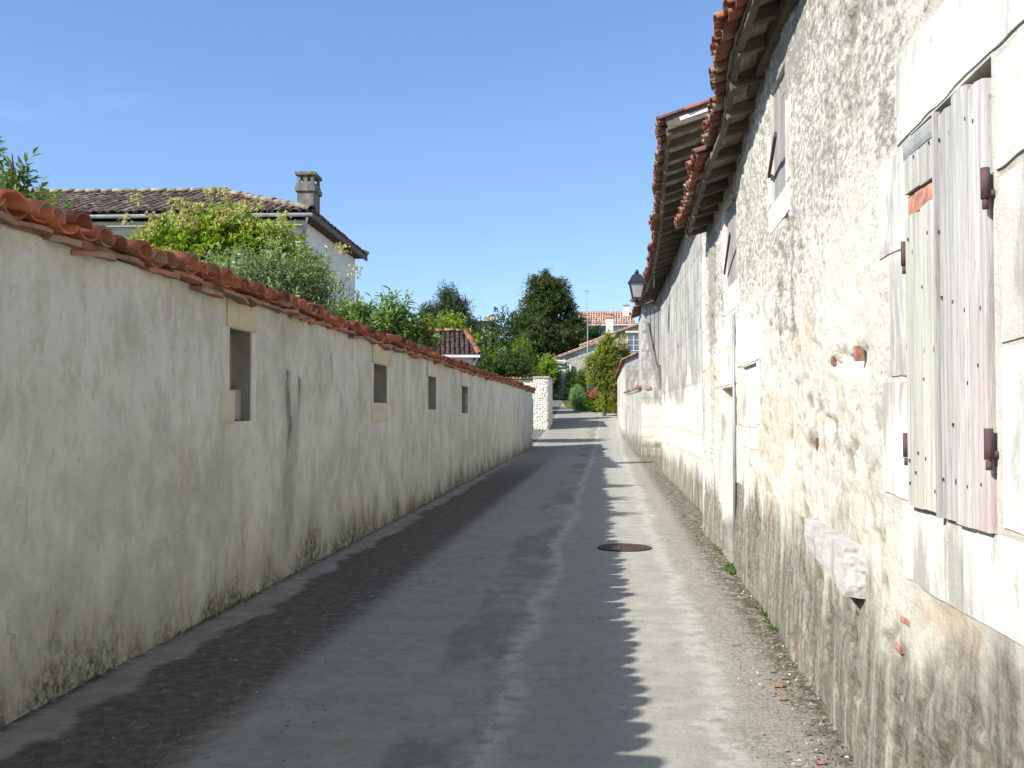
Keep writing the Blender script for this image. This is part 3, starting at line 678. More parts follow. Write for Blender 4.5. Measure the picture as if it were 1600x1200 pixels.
# roof 1: eave edge (x, y, z) sagging
E1 = dict(y=[-6.5, 5, 6.85, 7.85, 8.72, 9.85, 9.95, 10.9, 13.35], x=[.84, .85, .86, .85, .90, .94, .875, .865, .93], z=[4.5, 4.44, 4.40, 4.36, 4.24, 4.16, 4.08, 4.05, 4.0])
E2 = dict(y=[13.28, 15.97, 19.5, 23.5, 26.5, 30.6], x=[.68, .75, .87, .905, .87, .70], z=[5.40, 5.20, 5.0, 4.84, 4.84, 4.92])
def roof(parent, E, y0, y1, wall_x, rise, rows, tile_m, vis_from, rise_w, nm='a', flat_z=None):
    sl_ = math.atan(rise); ca, sa = cos(sl_), sin(sl_); TT = tile_tpl(.46, .098, .066, .015, n=7); TU = tile_tpl(.46, .094, .052, .015, n=6)
    f = lambda y: (float(np.interp(y, E['y'], E['x'])), float(np.interp(y, E['y'], E['z'])))
    mb = MB(); y = y0; up = (ca, 0, sa)
    while y < y1:
        x, z = f(y); dy = .02*sin(y*2.3)
        for r_ in range(rows):
            if y < vis_from-.5 and r_ > 5 and rows > 6: pass
            o = np.array((x+dy+r_*.37*ca, y, z+.01+r_*.37*sa+.012*r_*0))
            put_tiles(mb, TU, o+np.array((0, .10, .045)), up, (0, 1, 0), True, .006, np.clip(random.gauss(.45, .3), 0, 1))
            put_tiles(mb, TT, o+np.array((-.01, 0, .03)), up, (0, 1, 0), False, .006 if r_ else .008, np.clip(random.gauss(.5, .3), 0, 1))
        y += .19
    mb.build('roof_tiles', tile_m, parent, True)
    # boarding under the tiles
    ysx = np.arange(y0, y1, .17); b = MB(); wd = wall_x+3.6 if rows > 6 else wall_x+.6
    for k, yk in enumerate(ysx):
        yk1 = min(yk+.162, y1); x, z = f(yk); x1_, z1_ = f(yk1); d0 = .10+random.uniform(-.01, .02); th = .022
        L_ = (wd-x)/ca; zo = -.045+random.gauss(0, .003)
        m_ = 2; pts = []
        for (yq, xq, zq) in ((yk, x, z), (yk1, x1_, z1_)):
            for s_ in (d0, L_):
                for dz in (0, th): pts.append((xq+s_*ca, yq, zq+s_*sa+zo+dz))
        b.add(pts, [(0, 2, 6, 4), (1, 5, 7, 3), (0, 1, 3, 2), (4, 6, 7, 5), (0, 4, 5, 1), (2, 3, 7, 6)], tint=random.random())
    b.build('eaves_boarding', M_EAVB, parent)
    # long purlin-like board just behind the tile ends
    fb = MB(); prev = None
    for yk in np.linspace(y0, y1, int((y1-y0)/1.4)+1):
        x, z = f(yk); p = (x+.14, yk, z-.04)
        if prev: fb.beam(prev, p, .05, .045, random.random())
        prev = p
    fb.build('eaves_batten', M_EAVE, parent)
    y = y0+.12
    while y < y1:
        x, z = f(y); hh = random.uniform(.085, .11); s0 = .13; s1 = (wall_x(y) if callable(wall_x) else wall_x)+.15-x
        a = Vector((x+s0*ca+random.uniform(-.03, .05), y, z+s0*sa-.045-hh/2-.002)); b_ = Vector((x+s1*1.02, y+random.gauss(0, .02), z+s1*rise-.045-hh/2-.002))
        MB().beam(a, b_, random.uniform(.07, .10), hh, random.random()).build('rafter', M_EAVE, parent)
        y += random.uniform(.50, .60)
    return f
f1 = roof(nh, E1, -6.4, 13.3, 1.33, .33, 12, M_TR, 0, 0)
mb = MB(); mb.box(1.18, 1.34, 2, 14.2, 4.3, 4.42, .4); mb.build('wall_plate', M_EAVE, nh)
# masonry between the wall head and the boards
mb = MB(); yy2 = np.linspace(-6, 14.2, 90); P = np.zeros((90, 2, 3)); P[..., 1] = yy2[:, None]; P[:, :, 0] = rp(yy2)[:, None]+.03
P[:, 0, 2] = 3.9; P[:, 1, 2] = [f1(y)[1]+(1.35-f1(y)[0])*.33 for y in yy2]; mb.grid(P); mb.build('wall_head', M_RUB, nh)

# ================================================================== RIGHT: SECOND HOUSE (2)
h2 = thing('ashlar_barn', 'grey streaked ashlar building with a higher tiled eave beyond the near rendered house', 'house', (2, 20, 0))
H2 = [(20.9, 21.3, 2.4, 3.0, .12), (24.3, 24.55, .2, 1.95, .06), (17.0, 17.25, 1.3, 2.2, .08)]
def d2(Y, Z):
    row = np.floor((Z+.03*(vn(Y*.8, Z*0, 2)-.5))/.42); zz = Z/.42-row
    off = hsh(row, row*0, 4)*1.0; cy = (Y+off)/.9; cell = np.floor(cy); uu = cy-cell
    j = np.minimum(np.minimum(uu, 1-uu)*.9, np.minimum(zz, 1-zz)*.42)
    g = hsh(cell, row, 6)
    d = .014*sst(0, .03, j)+.012*(g-.5)+.02*(fbm(Y*.7, Z*.7, 3, 3)-.5)*2+.005*(fbm(Y*8, Z*8, 3, 9)-.5)
    up = sst(1.7, 2.4, Z+.8*(fbm(Y*.6, Z*.5, 3, 12)-.5)*2)
    d = d+.006*up; M = np.zeros(Y.shape+(4,)); M[..., 0] = up; M[..., 3] = (1-sst(0, .03, j))*(1-.6*up)
    return d, M
def mat_h2():
    n = NT('streaked_white_grey_masonry', .93, .12); up = n.attr('mask', 0); K = n.attr('mask', 3); st = n.vec((1, 1, .16))
    c = n.mix(n.rng(n.noise(3, 5), .35, .65), (.68, .66, .58), (.62, .585, .49))
    g = n.rng(n.ma('ADD', n.ma('MULTIPLY', up, .38), n.noise(4.5, 9, .75, st)), .60, .80)
    c = n.mix(n.ma('MULTIPLY', g, .9), c, n.mix(n.rng(n.noise(3.3, 9, .8, n.vec((1, 1, .3), (4, 0, 2))), .42, .60), (.20, .20, .19), (.46, .455, .43))); c = n.mix(n.rng(n.noise(9, 9, .8), .53, .64, 0, .5), c, (.33, .325, .29))
    c = n.mix(n.ma('MULTIPLY', K, .6), c, (.25, .22, .17))
    e = n.ma('ADD', n.xyz(2), n.ma('MULTIPLY', n.ma('SUBTRACT', n.noise(1.2, 5, .6), .5), -1.0))
    c = n.mix(n.ma('MULTIPLY', n.rng(e, .85, .35), n.rng(n.noise(7, 6, .7, st), .3, .6, .4, .95)), c, (.13, .12, .095))
    return n.out(c, n.bump(n.noise(40, 6, .7), .6, .012))
M_H2 = mat_h2()
mb, revs = relief(rp2, -1, lin(14.2, 26.8, .06)+[26.8], lin(-.1, 5.6, .05)+[5.6], H2, d2)
mb.build('ashlar_wall', M_H2, h2, True)
for r in revs: r.build('slot', M_GRY, h2)
MB().box(1.55, 7.5, 14.25, 26.78, -.1, 4.9).build('building_core', M_WHT, h2)
MB().box(1.45, 7.5, 26.785, 26.8, -.1, 4.9).build('end_wall', M_WHT, h2)
for k in range(11):
    z0 = .05+k*.42; wq = .55 if k % 2 else .8
    slab(rp2, -1, 14.24, 14.9+wq, z0, z0+.41, .035, .03, 200+k, .05).build('quoin_stone', M_ASH, h2, True)
roof(h2, E2, 13.3, 30.5, 1.5, .33, 10, M_TR, 13, 0)
MB().box(1.38, 1.56, 26.8, 30.5, 4.80, 5.0, .3).build('roof_beam', M_EAVE, h2)
# near verge of the higher roof and its gable boards
vb = MB(); vb.beam((.78, 13.27, 5.40), (4.6, 13.27, 5.40+3.82*.33), .05, .16, .6, up=(0, 0, 1)); vb.build('verge_board', M_EAVE, h2)
mb = MB(); mb.beam((.95, 13.245, 5.46), (1.9, 13.245, 5.46+.95*.33), .012, .05); mb.build('pale_verge_strip', M_PWHT, h2)
mb = MB(); mb.add([(1.5, 14.2, 4.0), (7, 14.2, 4.0), (7, 14.2, 7.1), (1.5, 14.2, 5.6)], [(0, 1, 2, 3)]); mb.build('gable_wall', M_GRY, h2)

# ================================================================== RIGHT: THIRD HOUSE gable facing the camera
h3 = thing('grey_gable_house', 'grey stone gable facing the camera past the second barn with leaning boards under the eave', 'house', (2.5, 37, 0))
def p3(y): return 0*y
def relief_front(x0, x1, yf, z0, z1, disp=.02, res=.06, blk=(.6, .35), seed=0, top=None):
    a = np.arange(x0, x1+res*.5, res); b = np.linspace(0, 1, int((z1-z0)/res)+1); A, B = np.meshgrid(a, b, indexing='ij')
    zt = z1 if top is None else top(A); Z = z0+(zt-z0)*B
    row = np.floor(Z/blk[1]); zz = Z/blk[1]-row; cy = A/blk[0]+hsh(row, row*0, seed); ce = np.floor(cy); uu = cy-ce
    j = np.minimum(np.minimum(uu, 1-uu)*blk[0], np.minimum(zz, 1-zz)*blk[1]); g = hsh(ce, row, seed+2)
    d = disp*(sst(0, .05, j)*.8+.6*(g-.5)+.8*(fbm(A*3, Z*3, 4, seed)-.5))
    M = np.zeros(A.shape+(4,)); M[..., 0] = sst(1.7, 2.1, Z)*(.8+.5*vn(A*2, Z*2, 3)); M[..., 3] = (1-sst(0, .04, j))*.6
    return MB().grid(np.stack([A, yf-d, Z], -1), g, M, flip=False)
relief_front(1.22, 3.4, 37.0, -.1, 5.6, .03, .05).build('stone_gable', M_H2, h3, True)
MB().box(1.24, 5, 37.03, 41, -.1, 5.4).build('side_wall', M_GRY, h3)
bounce_wall = MB().box(2.2, 2.5, 26.85, 36.98, -.1, 4.3).build('unseen_bounce_wall', M_WHT, h3)  # added wall, hidden from the camera, bounces sunlight onto the far left wall
bd = MB()
for k in range(7): bd.box(1.42+k*.14, 1.54+k*.14, 36.90, 36.93, 3.3+.1*random.random()-.12*k*0+(.8 if k < 2 else 0), 5.45, random.random())
bd.build('hanging_boards', M_WOOD, h3)
mb = MB(); mb.beam((1.40, 36.86, 4.9), (1.86, 36.86, 2.5), .10, .05, .2, up=(0, 1, 0)); mb.build('leaning_plank', M_WOOD, h3)
TT = tile_tpl(.46, .105, .08, .015, n=6); mb = MB()
for k in range(22):
    for r_ in range(4): put_tiles(mb, TT, (.95+r_*.37, 36.75+k*.2, 5.42+r_*.12), (1, 0, .33), (0, 1, 0))
mb.build('roof_tiles', M_TR, h3, True)
MB().box(1.36, 1.54, 36.93, 36.985, 2.46, 2.57, .9).build('broken_brick', M_RUSTR, h3)
# low lane wall
lw = thing('yard_wall', 'low streaked wall with a tiled coping below the grey stone outbuilding on the right', 'wall', (1.1, 42, 0))
def plw(y): return np.interp(y, [37.0, 48], [1.28, .86])
mb, _ = relief(plw, -1, lin(37.05, 48, .1)+[48], lin(-.1, 2.45, .06), [], lambda Y, Z: ((.04*(fbm(Y*1.5, Z*1.5, 4, 2)-.5)), np.stack([.7+.0*Y, 0*Y, 0*Y, .2*vn(Y*6, Z*6)], -1)))
mb.build('wall_face', M_H2, lw, True)
P = np.zeros((2, 3, 3)); P[0] = [(1.28, 37.1, 2.42), (1.75, 37.1, 2.6), (1.75, 37.1, 0)]; P[1] = [(.86, 48, 2.42), (1.33, 48, 2.6), (1.33, 48, 0)]; MB().grid(P).build('wall_core', M_GRY, lw)
mb = MB(); y = 37.2
while y < 47.95:
    x = float(plw(y)); put_tiles(mb, TT, (x-.13, y, 2.50+.012*(48-y)*0), (1, 0, .38), (0, 1, 0)); y += .22
mb.build('tile_coping', M_TR, lw, True)
# outbuilding beyond
ob = thing('outbuilding', 'pale lane side outbuilding with one sloping tiled roof and a grey stone end', 'outbuilding', (1.2, 60, 1))
def pob(y): return np.interp(y, [48, 74], [.84, .66])
mb, _ = relief(pob, -1, lin(48.05, 74, .2)+[74], lin(-.1, 4.15, .09), [], lambda Y, Z: ((.04*(fbm(Y*1.5, Z*1.5, 4, 2)-.5)), np.stack([.35+.5*vn(Y*.8, Z*.8, 6), 0*Y, 0*Y, .25*vn(Y*5, Z*6)], -1)))
mb.build('lane_wall', M_H2, ob, True)
relief_front(.84, 5, 48.05, -.1, 4.2, .03, .07, (.35, .22), 5, top=lambda a: 4.15+(a-.84)*.42).build('stone_end', M_GRY, ob, True)
mb = MB()
for k in range(int(26/.21)):
    y = 48+k*.21; x = float(pob(y))
    for r_ in range(6): put_tiles(mb, TT, (x-.18+r_*.37, y, 4.10+r_*.37*.42), (1, 0, .42), (0, 1, 0))
mb.build('roof_tiles', M_TR, ob, True)

# ================================================================== FAR WALL, PILLAR, BLUE GATE
gp = thing('rubble_pier', 'rubble stone pier ending the cream garden wall at the side lane', 'wall pier', (-4, 60, .5))
def rub_front(x0, x1, yf, z0, z1, amp, seed, out=-1, res=.04, sc_=4.5):
    a = np.arange(x0, x1+.01, res); b = np.arange(z0, z1+.01, res); A, B = np.meshgrid(a, b, indexing='ij')
    f1_, f2_, idv = voro(A*sc_+.4*fbm(A*4, B*4, 2), B*sc_*1.25, seed); e = f2_-f1_
    d = amp*(sst(0, .35, e)*(.5+idv)); M = np.zeros(A.shape+(4,)); M[..., 1] = idv*.8; M[..., 3] = (1-sst(0, .12, e))*.8; M[..., 2] = .35
    return np.stack([A, yf-d, B], -1), idv, M
P, t, Mk = rub_front(-4.45, -3.62, 60.0, .4, 3.72, .05, 3, sc_=6.5); MB().grid(P, t, Mk).build('rubble_face', M_RUBF, gp, True)
MB().box(-4.42, -3.58, 60.0, 65, .3, 3.70, .5).build('side_face', M_WHT, gp)
MB().box(-4.5, -3.5, 59.9, 65.1, 3.70, 3.78, .5).build('capping', M_GRY, gp)
cw = thing('cream_cross_wall', 'cream garden wall with wavy tile coping running left behind the end of the near wall', 'wall', (-8, 60, .5))
relief_front(-16, -4.5, 60.3, .4, 3.56, .01, .15).build('wall_face', M_WHT, cw, True)
MB().box(-16, -4.5, 60.32, 60.7, .3, 3.58).build('wall_core', M_WHT, cw)
mb = MB()
for k in range(54): put_tiles(mb, TT, (-16+k*.215, 60.15, 3.58), (0, 1, .3), (1, 0, 0))
mb.build('tile_coping', M_TL, cw, True)
bgt = thing('blue_gate', 'bright blue painted board gate just past the end of the left wall', 'gate', (-5.0, 59.6, .5))
mb = MB()
for k in range(8): mb.box(-5.75+k*.15, -5.61+k*.15, 59.9, 59.94, .62, 2.86, random.random())
mb.build('boards', M_BLUE, bgt); MB().box(-5.78, -4.5, 59.945, 59.99, 2.3, 2.45).build('rail', M_BLUE, bgt); MB().box(-5.78, -4.5, 59.945, 59.99, .9, 1.05).build('rail', M_BLUE, bgt)

# ================================================================== LEFT TWO STOREY HOUSE
hx0, hx1, hy0, hy1, hz = -19.5, -7.62, 24.5, 31.0, 6.45
ch = thing('cream_house', 'two storey cream house with dark hipped tile roof above the left garden wall', 'house', (hx1, hy0, 0))
ch.rotation_euler = (0, 0, R(2.8))
MB().box(hx0, hx1, hy0, hy1, 0, hz).build('walls', mat_ashlar('cream_house_render', (.80, .78, .70), .05), ch)
cn = MB(); 
for k, (o_, z0, z1) in enumerate(((.05, 5.98, 6.08), (.10, 6.08, 6.2), (.06, 6.2, 6.28), (.16, 6.28, 6.40))): cn.box(hx0-o_, hx1+.02, hy0-o_, hy0+.02, z0, z1)
cn.build('cornice', M_ASHP, ch)
def hip_roof(parent, x0, x1, y0, y1, ze, slope, tm, ridge_m, ov=.35, pitch=.22, name='roof_tiles', rowl=.4, inset=None):
    x0 -= ov; x1 += ov; y0 -= ov; y1 += ov; hw = (y1-y0)/2; zr = ze+hw*slope; T = tile_tpl(rowl*1.15, pitch*.5, pitch*.36, .018, n=5)
    mb = MB(); ins = inset or hw; cx0 = x0+ins; cx1 = x1-ins; ym = (y0+y1)/2; sq = math.sqrt(1+slope*slope)
    mb.add([(x0, y0, ze), (x1, y0, ze), (cx1, ym, zr), (cx0, ym, zr), (x1, y1, ze), (x0, y1, ze)], [(0, 1, 2, 3), (4, 5, 3, 2)], [(1, 4, 2), (5, 0, 3)], tint=.1)
    mb.add([(x0, y0, ze-.06), (x1, y0, ze-.06), (x1, y1, ze-.06), (x0, y1, ze-.06)], [(0, 3, 2, 1)], tint=.1)
    def face(p0, ax, L, inn, depth, ins2, slope):
        k = 0; s = pitch*.5
        while s < L:
            run = min(s*depth/ins2, (L-s)*depth/ins2, depth); r_ = 0.0; sq = math.sqrt(1+slope*slope)
            while r_ < run-.12:
                o = np.array(p0)+np.array(ax)*s+np.array(inn)*r_+np.array((0, 0, r_*slope+.01))
                put_tiles(mb, T, o, (inn[0], inn[1], slope), ax, False, .006, np.clip(random.gauss(.45, .3), 0, 1)); r_ += rowl/sq
            s += pitch
    face((x0, y0, ze), (1, 0, 0), x1-x0, (0, 1, 0), hw, ins, slope); face((x1, y0, ze), (0, 1, 0), y1-y0, (-1, 0, 0), ins, hw, slope*hw/ins); face((x0, y0, ze), (0, 1, 0), y1-y0, (1, 0, 0), ins, hw, slope*hw/ins)
    mb.build(name, tm, parent, True)
    rb = MB(); TR = tile_tpl(.45, .13, .12, .02, n=6, taper=.9)
    def caps(a, b):
        a = np.array(a, float); b = np.array(b, float); d = b-a; L = np.linalg.norm(d); d /= L; c = np.cross(d, (0, 0, 1)); q = 0
        while q < L-.2: put_tiles(rb, TR, a+d*q+np.array((0, 0, .05)), d, c, False, .006); q += .38
    caps((x0, y0, ze), (cx0, ym, zr)); caps((x1, y0, ze), (cx1, ym, zr)); caps((x1, y1, ze), (cx1, ym, zr)); caps((cx0, ym, zr), (cx1, ym, zr))
    return rb.build('ridge_tiles', ridge_m, parent, True)
hip_roof(ch, hx0, hx1, hy0, hy1, 6.58, .36, M_TH, M_TG, .32, .23)
MB().tube([(hx0-.3, hy0-.38, 6.5), (hx1+.33, hy0-.38, 6.5)], .05, 8).build('gutter', M_ZINC, ch)
MB().box(hx1+.27, hx1+.335, hy0-.3, hy1+.32, 6.44, 6.57).build('fascia_board', M_EAVE, ch)
y = hy0
while y < hy1: MB().box(hx1, hx1+.28, y, y+.09, 6.44, 6.53).build('rafter_end', M_EAVE, ch); y += .45
MB().tube([(hx1+.2, hy0-.36, 6.46), (hx1+.06, hy0-.08, 6.15), (hx1+.06, hy0-.08, .2)], .045, 8).build('downpipe', M_ZINC, ch, True)
for (y, z) in ((26.9, 5.4), (28.9, 4.6), (29.2, 5.3), (27.8, 3.7)):
    MB().box(hx1, hx1+.006, y, y+.10, z, z+.16).build('wall_vent', M_BROWN, ch)
cs = MB(); cx, cy = -7.93, 26.3
M_CH = mat_ashlar('sooty_chimney_stone', (.15, .148, .12), 1.0)
cs.box(cx-.22, cx+.22, cy-.36, cy+.36, 6.5, 7.62, .5).box(cx-.27, cx+.27, cy-.41, cy+.41, 7.50, 7.62, .7).box(cx-.24, cx+.24, cy-.38, cy+.38, 7.62, 7.72, .4)
chm = cs.build('chimney', M_CH, ch)
c2 = MB()
for sx in (-.22, .14):
    for sy in (-.36, .28): c2.box(cx+sx, cx+sx+.08, cy+sy, cy+sy+.08, 7.72, 7.93)
c2.box(cx-.05, cx+.05, cy-.36, cy-.28, 7.72, 7.93); c2.build('chimney_posts', M_CH, chm)
MB().box(cx-.27, cx+.27, cy-.41, cy+.41, 7.93, 8.01, .2).build('chimney_cap', M_TG, chm)

# garage / shed with dark roof
gs = thing('small_outhouse', 'small white outhouse with dark brown corrugated tile roof above the left wall', 'outhouse', (-5.0, 38.3, 0))
MB().box(-13, -5.15, 38.5, 43.5, 0, 3.75).build('walls', M_PWHT, gs)
hip_roof(gs, -13, -5.15, 38.5, 43.5, 3.80, .40, M_TD, M_TR, .25, .19, inset=.5)
MB().box(-13.2, -4.9, 38.12, 38.24, 3.72, 3.82).build('gutter', M_PWHT, gs)
MB().tube([(-5.0, 38.2, 3.72), (-5.15, 38.4, 3.45), (-5.15, 38.4, .2)], .045, 8).build('downpipe', M_PWHT, gs, True)

gs.rotation_euler = (0, 0, R(9))
# ================================================================== FAR HOUSES
def gable_box(parent, x0, x1, y0, y1, z0, zl, zr, wm, tm, ov=.35, wall='walls'):
    """monopitch: roof rises from zl at x0 to zr at x1"""
    mb = MB(); mb.add([(x0, y0, z0), (x1, y0, z0), (x1, y0, zr), (x0, y0, zl), (x0, y1, z0), (x1, y1, z0), (x1, y1, zr), (x0, y1, zl)],
        [(0, 1, 2, 3), (5, 4, 7, 6), (0, 3, 7, 4), (1, 5, 6, 2)]); mb.build(wall, wm, parent)
    s = (zr-zl)/(x1-x0); T = tile_tpl(.6, .12, .09, .03, n=5); m2 = MB(); xo = x0-ov
    m2.add([(xo, y0-ov, zl-ov*s), (x1+.1, y0-ov, zr), (x1+.1, y1, zr), (xo, y1, zl-ov*s)], [(0, 1, 2, 3)], tint=.3)
    m2.add([(xo, y0-ov, zl-ov*s), (x1+.1, y0-ov, zr), (x1+.1, y0-ov, zr-.10), (xo, y0-ov, zl-ov*s-.10)], [(0, 1, 2, 3)], tint=.6)
    y = y0-ov+.1
    while y < y1:
        r_ = 0
        while xo+r_ < x1: put_tiles(m2, T, (xo+r_, y, zl-ov*s+r_*s+.01), (1, 0, s), (0, 1, 0)); r_ += .5
        y += .25
    m2.build('roof_tiles', tm, parent, True)
br = thing('rubble_stone_barn', 'low rubble stone barn with a pale gutter beyond the road bend', 'barn', (-3, 97, 2.8))
gable_box(br, -4.9, .6, 95, 101, 2.0, 6.85, 8.9, M_WHT, M_TP)
P, t, Mk = rub_front(-4.0, .55, 94.98, 2.0, 7.2, .05, 8, res=.07, sc_=4.2)
P[..., 2] = np.minimum(P[..., 2], 6.85+(P[..., 0]+4.9)*.37); Mk[..., 0] += .75; MB().grid(P, t, Mk).build('rubble_face', M_RUBF, br, True)
MB().beam((-5.3, 94.5, 6.62), (-3.9, 94.5, 6.45), .12, .12).tube([(-3.9, 94.5, 6.45), (-3.5, 94.7, 6.2), (-3.5, 94.7, 2.6)], .10, 8).build('gutter', M_PWHT, br)
MB().box(-4.9, -4.0, 94.85, 94.95, 5.9, 6.75).build('eave_shade_stand_in', M_GRY, br)  # grey box standing in for the shade under the barn eave
ho = thing('stone_house_with_window', 'stone house with brownish wall and casement window half hidden by the yellow green tree', 'house', (0, 108, 4))
gable_box(ho, -2.6, 7, 105, 112, 3.5, 8.75, 12.3, mat_ashlar('brownish_wall', (.42, .32, .2), .6), M_TP)
fr = MB().box(1.95, 3.35, 104.93, 105.0, 8.0, 9.85).build('window', M_PWHT, ho)
gl = MB()
for i in (0, 1):
    for j in (0, 1, 2): gl.box(2.05+i*.64, 2.60+i*.64, 104.915, 104.925, 8.1+j*.56, 8.60+j*.56)
gl.build('panes', M_GLS, fr); MB().box(1.8, 3.5, 104.7, 105, 9.9, 10.1).build('lintel', M_ASHP, fr)
c_ = MB().box(-.2, .55, 104.9, 105.6, 9.2, 11.5).build('chimney', M_WHT, ho)
MB().box(-.28, .63, 104.8, 105.7, 11.5, 11.62).box(-.2, -.08, 104.9, 105.6, 11.62, 11.85).box(.43, .55, 104.9, 105.6, 11.62, 11.85).box(-.28, .63, 104.8, 105.7, 11.85, 11.95).build('chimney_cap', M_TP, c_)
fh = thing('far_house', 'distant white house with pink tiled roof on the hill', 'house', (0, 137, 8))
MB().box(-3.6, 3.3, 135.5, 142, 7, 13.5).build('walls', M_PWHT, fh)
mb = MB(); Tf = tile_tpl(.8, .17, .13, .03, n=5)
mb.add([(-3.8, 135, 13.45), (3.6, 135, 13.45), (3.0, 139, 15.5), (-3.8, 139, 15.5), (3.6, 143, 13.45), (-3.8, 143, 13.45)], [(0, 1, 2, 3), (3, 2, 4, 5)], [(1, 4, 2)])
for k in range(22):
    x = -3.7+k*.34
    for r_ in range(6):
        if x < 3.6-r_*.12: put_tiles(mb, Tf, (x, 135+r_*.68, 13.48+r_*.68*.51), (0, 1, .51), (1, 0, 0), False, .01)
mb.build('roof_tiles', M_TP, fh, True)
MB().box(-3.8, 3.6, 134.85, 135, 13.3, 13.45).build('gutter', M_PWHT, fh)
c_ = MB().box(2.1, 2.9, 137.5, 138.2, 14.2, 16.2).build('chimney', M_PWHT, fh); MB().box(2.05, 2.95, 137.4, 138.3, 16.2, 16.35).build('chimney_cap', M_ZINC, c_)
fr = MB().box(-2.4, .2, 135.4, 135.5, 11.4, 13.1).build('window', M_ZINC, fh)
MB().box(-2.3, .1, 135.38, 135.4, 11.5, 13.0).build('pane', M_GLS, fr)
an = thing('tv_antenna', 'thin television aerial mast beside the pink roofed far house', 'antenna', (-2.9, 134, 13))
MB().tube([(-2.8, 134.5, 13.2), (-2.8, 134.5, 18.2)], .035, 6).build('mast', M_ZINC, an)
a_ = MB()
for k in range(5): a_.beam((-3.2+.05*k, 134.3+.15*k, 17.9), (-2.4-.05*k, 134.3+.15*k, 17.9), .03, .03)
a_.beam((-2.8, 134.1, 17.9), (-2.8, 135.1, 17.9), .03, .03); a_.build('aerial_rods', M_ZINC, an)
r2 = thing('distant_roofed_house', 'distant house showing a brown roof and small chimney between the trees', 'house', (-15, 124, 6))
gable_box(r2, -22, -14.0, 120, 126, 6, 12.2, 12.6, M_GRY, M_TD); 
MB().box(-14.7, -13.7, 121, 122, 11, 13.4).build('chimney', M_ASHL, r2)
po = thing('utility_pole', 'thin grey pole in front of the rubble barn', 'pole', (-1.6, 80, 1.8))
MB().tube([(-1.62, 80, 1.7), (-1.60, 80, 9.0)], [.04, .03], 8).build('shaft', M_ZINC, po, True); MB().tube([(-1.6, 80, 9.0), (-1.6, 80, 9.08)], [.04, .02], 8).build('pole_cap', M_ZINC, po)

# ================================================================== LANTERN, MANHOLE
lt = thing('street_lantern', 'black four sided street lantern on a wall bracket under the second eave', 'street lamp', (.672, 23.4, 4.0))
def frus(mb, cx, cy, z0, z1, a, b, tint=.5):
    V = [(cx+sx*s, cy+sy*s, z) for z, s in ((z0, a), (z1, b)) for sx, sy in ((-1, -1), (1, -1), (1, 1), (-1, 1))]
    return mb.add(V, [(0, 3, 2, 1), (4, 5, 6, 7), (0, 1, 5, 4), (1, 2, 6, 5), (2, 3, 7, 6), (3, 0, 4, 7)], tint=tint)
LX, LY = .672, 23.4; LS = 1.22; LZ0 = 4.60-1.22*4.26
def lz(z): return LZ0+LS*z
m = MB(); frus(m, LX, LY, lz(4.26), lz(4.275), .165*LS, .17*LS); frus(m, LX, LY, lz(4.275), lz(4.40), .160*LS, .095*LS); frus(m, LX, LY, lz(4.40), lz(4.44), .095*LS, .05*LS); m.build('roof', M_BLK, lt)
m = MB(); m.tube([(LX, LY, lz(z)) for z in (4.43, 4.46, 4.48, 4.505, 4.53)], [.02, .05, .055, .03, .01], 10); m.build('finial', M_BLK, lt, True)
m = MB()
for sx, sy in ((-1, -1), (1, -1), (1, 1), (-1, 1)): m.beam((LX+sx*.085*LS, LY+sy*.085*LS, lz(3.99)), (LX+sx*.135*LS, LY+sy*.135*LS, lz(4.26)), .022, .022)
frus(m, LX, LY, lz(3.96), lz(3.99), .08*LS, .095*LS); m.build('frame', M_BLK, lt)
for sx, sy in ((0, -1), (1, 0), (0, 1), (-1, 0)):
    a_, b_, c_, d_ = .084*LS, .080*LS, .133*LS, .130*LS; z0, z1 = lz(3.99), lz(4.26)
    if sx: V = [(LX+sx*a_, LY-b_, z0), (LX+sx*a_, LY+b_, z0), (LX+sx*c_, LY+d_, z1), (LX+sx*c_, LY-d_, z1)]
    else: V = [(LX-b_, LY+sy*a_, z0), (LX+b_, LY+sy*a_, z0), (LX+d_, LY+sy*c_, z1), (LX-d_, LY+sy*c_, z1)]
    MB().add(V, [(0, 1, 2, 3)]).build('glass_pane', M_LGL, lt)
m = MB(); z0 = lz(3.96); m.tube([(LX, LY, z0), (LX, LY, z0-.06), (LX+.06, LY, z0-.12), (LX+.20, LY, z0-.13), (LX+.33, LY, z0-.04), (LX+.40, LY, z0+.2), (LX+.42, LY, 4.86)], .022, 8)
m.tube([(LX+.06, LY, z0-.12), (LX+.14, LY, z0-.02), (LX+.24, LY, z0+.02), (LX+.39, LY, z0+.15)], .014, 6); m.build('bracket', M_BLK, lt, True)

mh = thing('manhole_cover', 'round rusty cast iron manhole cover in the lane at the shadow edge', 'manhole cover', (.19, 11.95, 0))
a = np.linspace(0, 2*pi, 41)[:-1]; V = [(.19, 11.95, .020)]; T = []
for r_ in (.27,):
    V += [(.19+r_*cos(t), 11.95+r_*sin(t), .020) for t in a]
T = [(0, 1+k, 1+(k+1) % 40) for k in range(40)]
MB().add(V, T=T).build('lid', M_IRONC, mh)
m = MB(); V = []
for r_, z in ((.278, .0), (.278, .024), (.312, .024), (.318, .0)): V += [(.19+r_*cos(t), 11.95+r_*sin(t), z) for t in a]
m.add(V, [(40*j+k, 40*j+(k+1) % 40, 40*(j+1)+(k+1) % 40, 40*(j+1)+k) for j in range(3) for k in range(40)]); m.build('rim', M_IRONC, mh)
m = MB()
for i in range(-4, 5):
    for j in range(-4, 5):
        if math.hypot(i, j) < 4.3: m.box(.19+i*.056-.018, .19+i*.056+.018, 11.95+j*.056-.018, 11.95+j*.056+.018, .020, .0255)
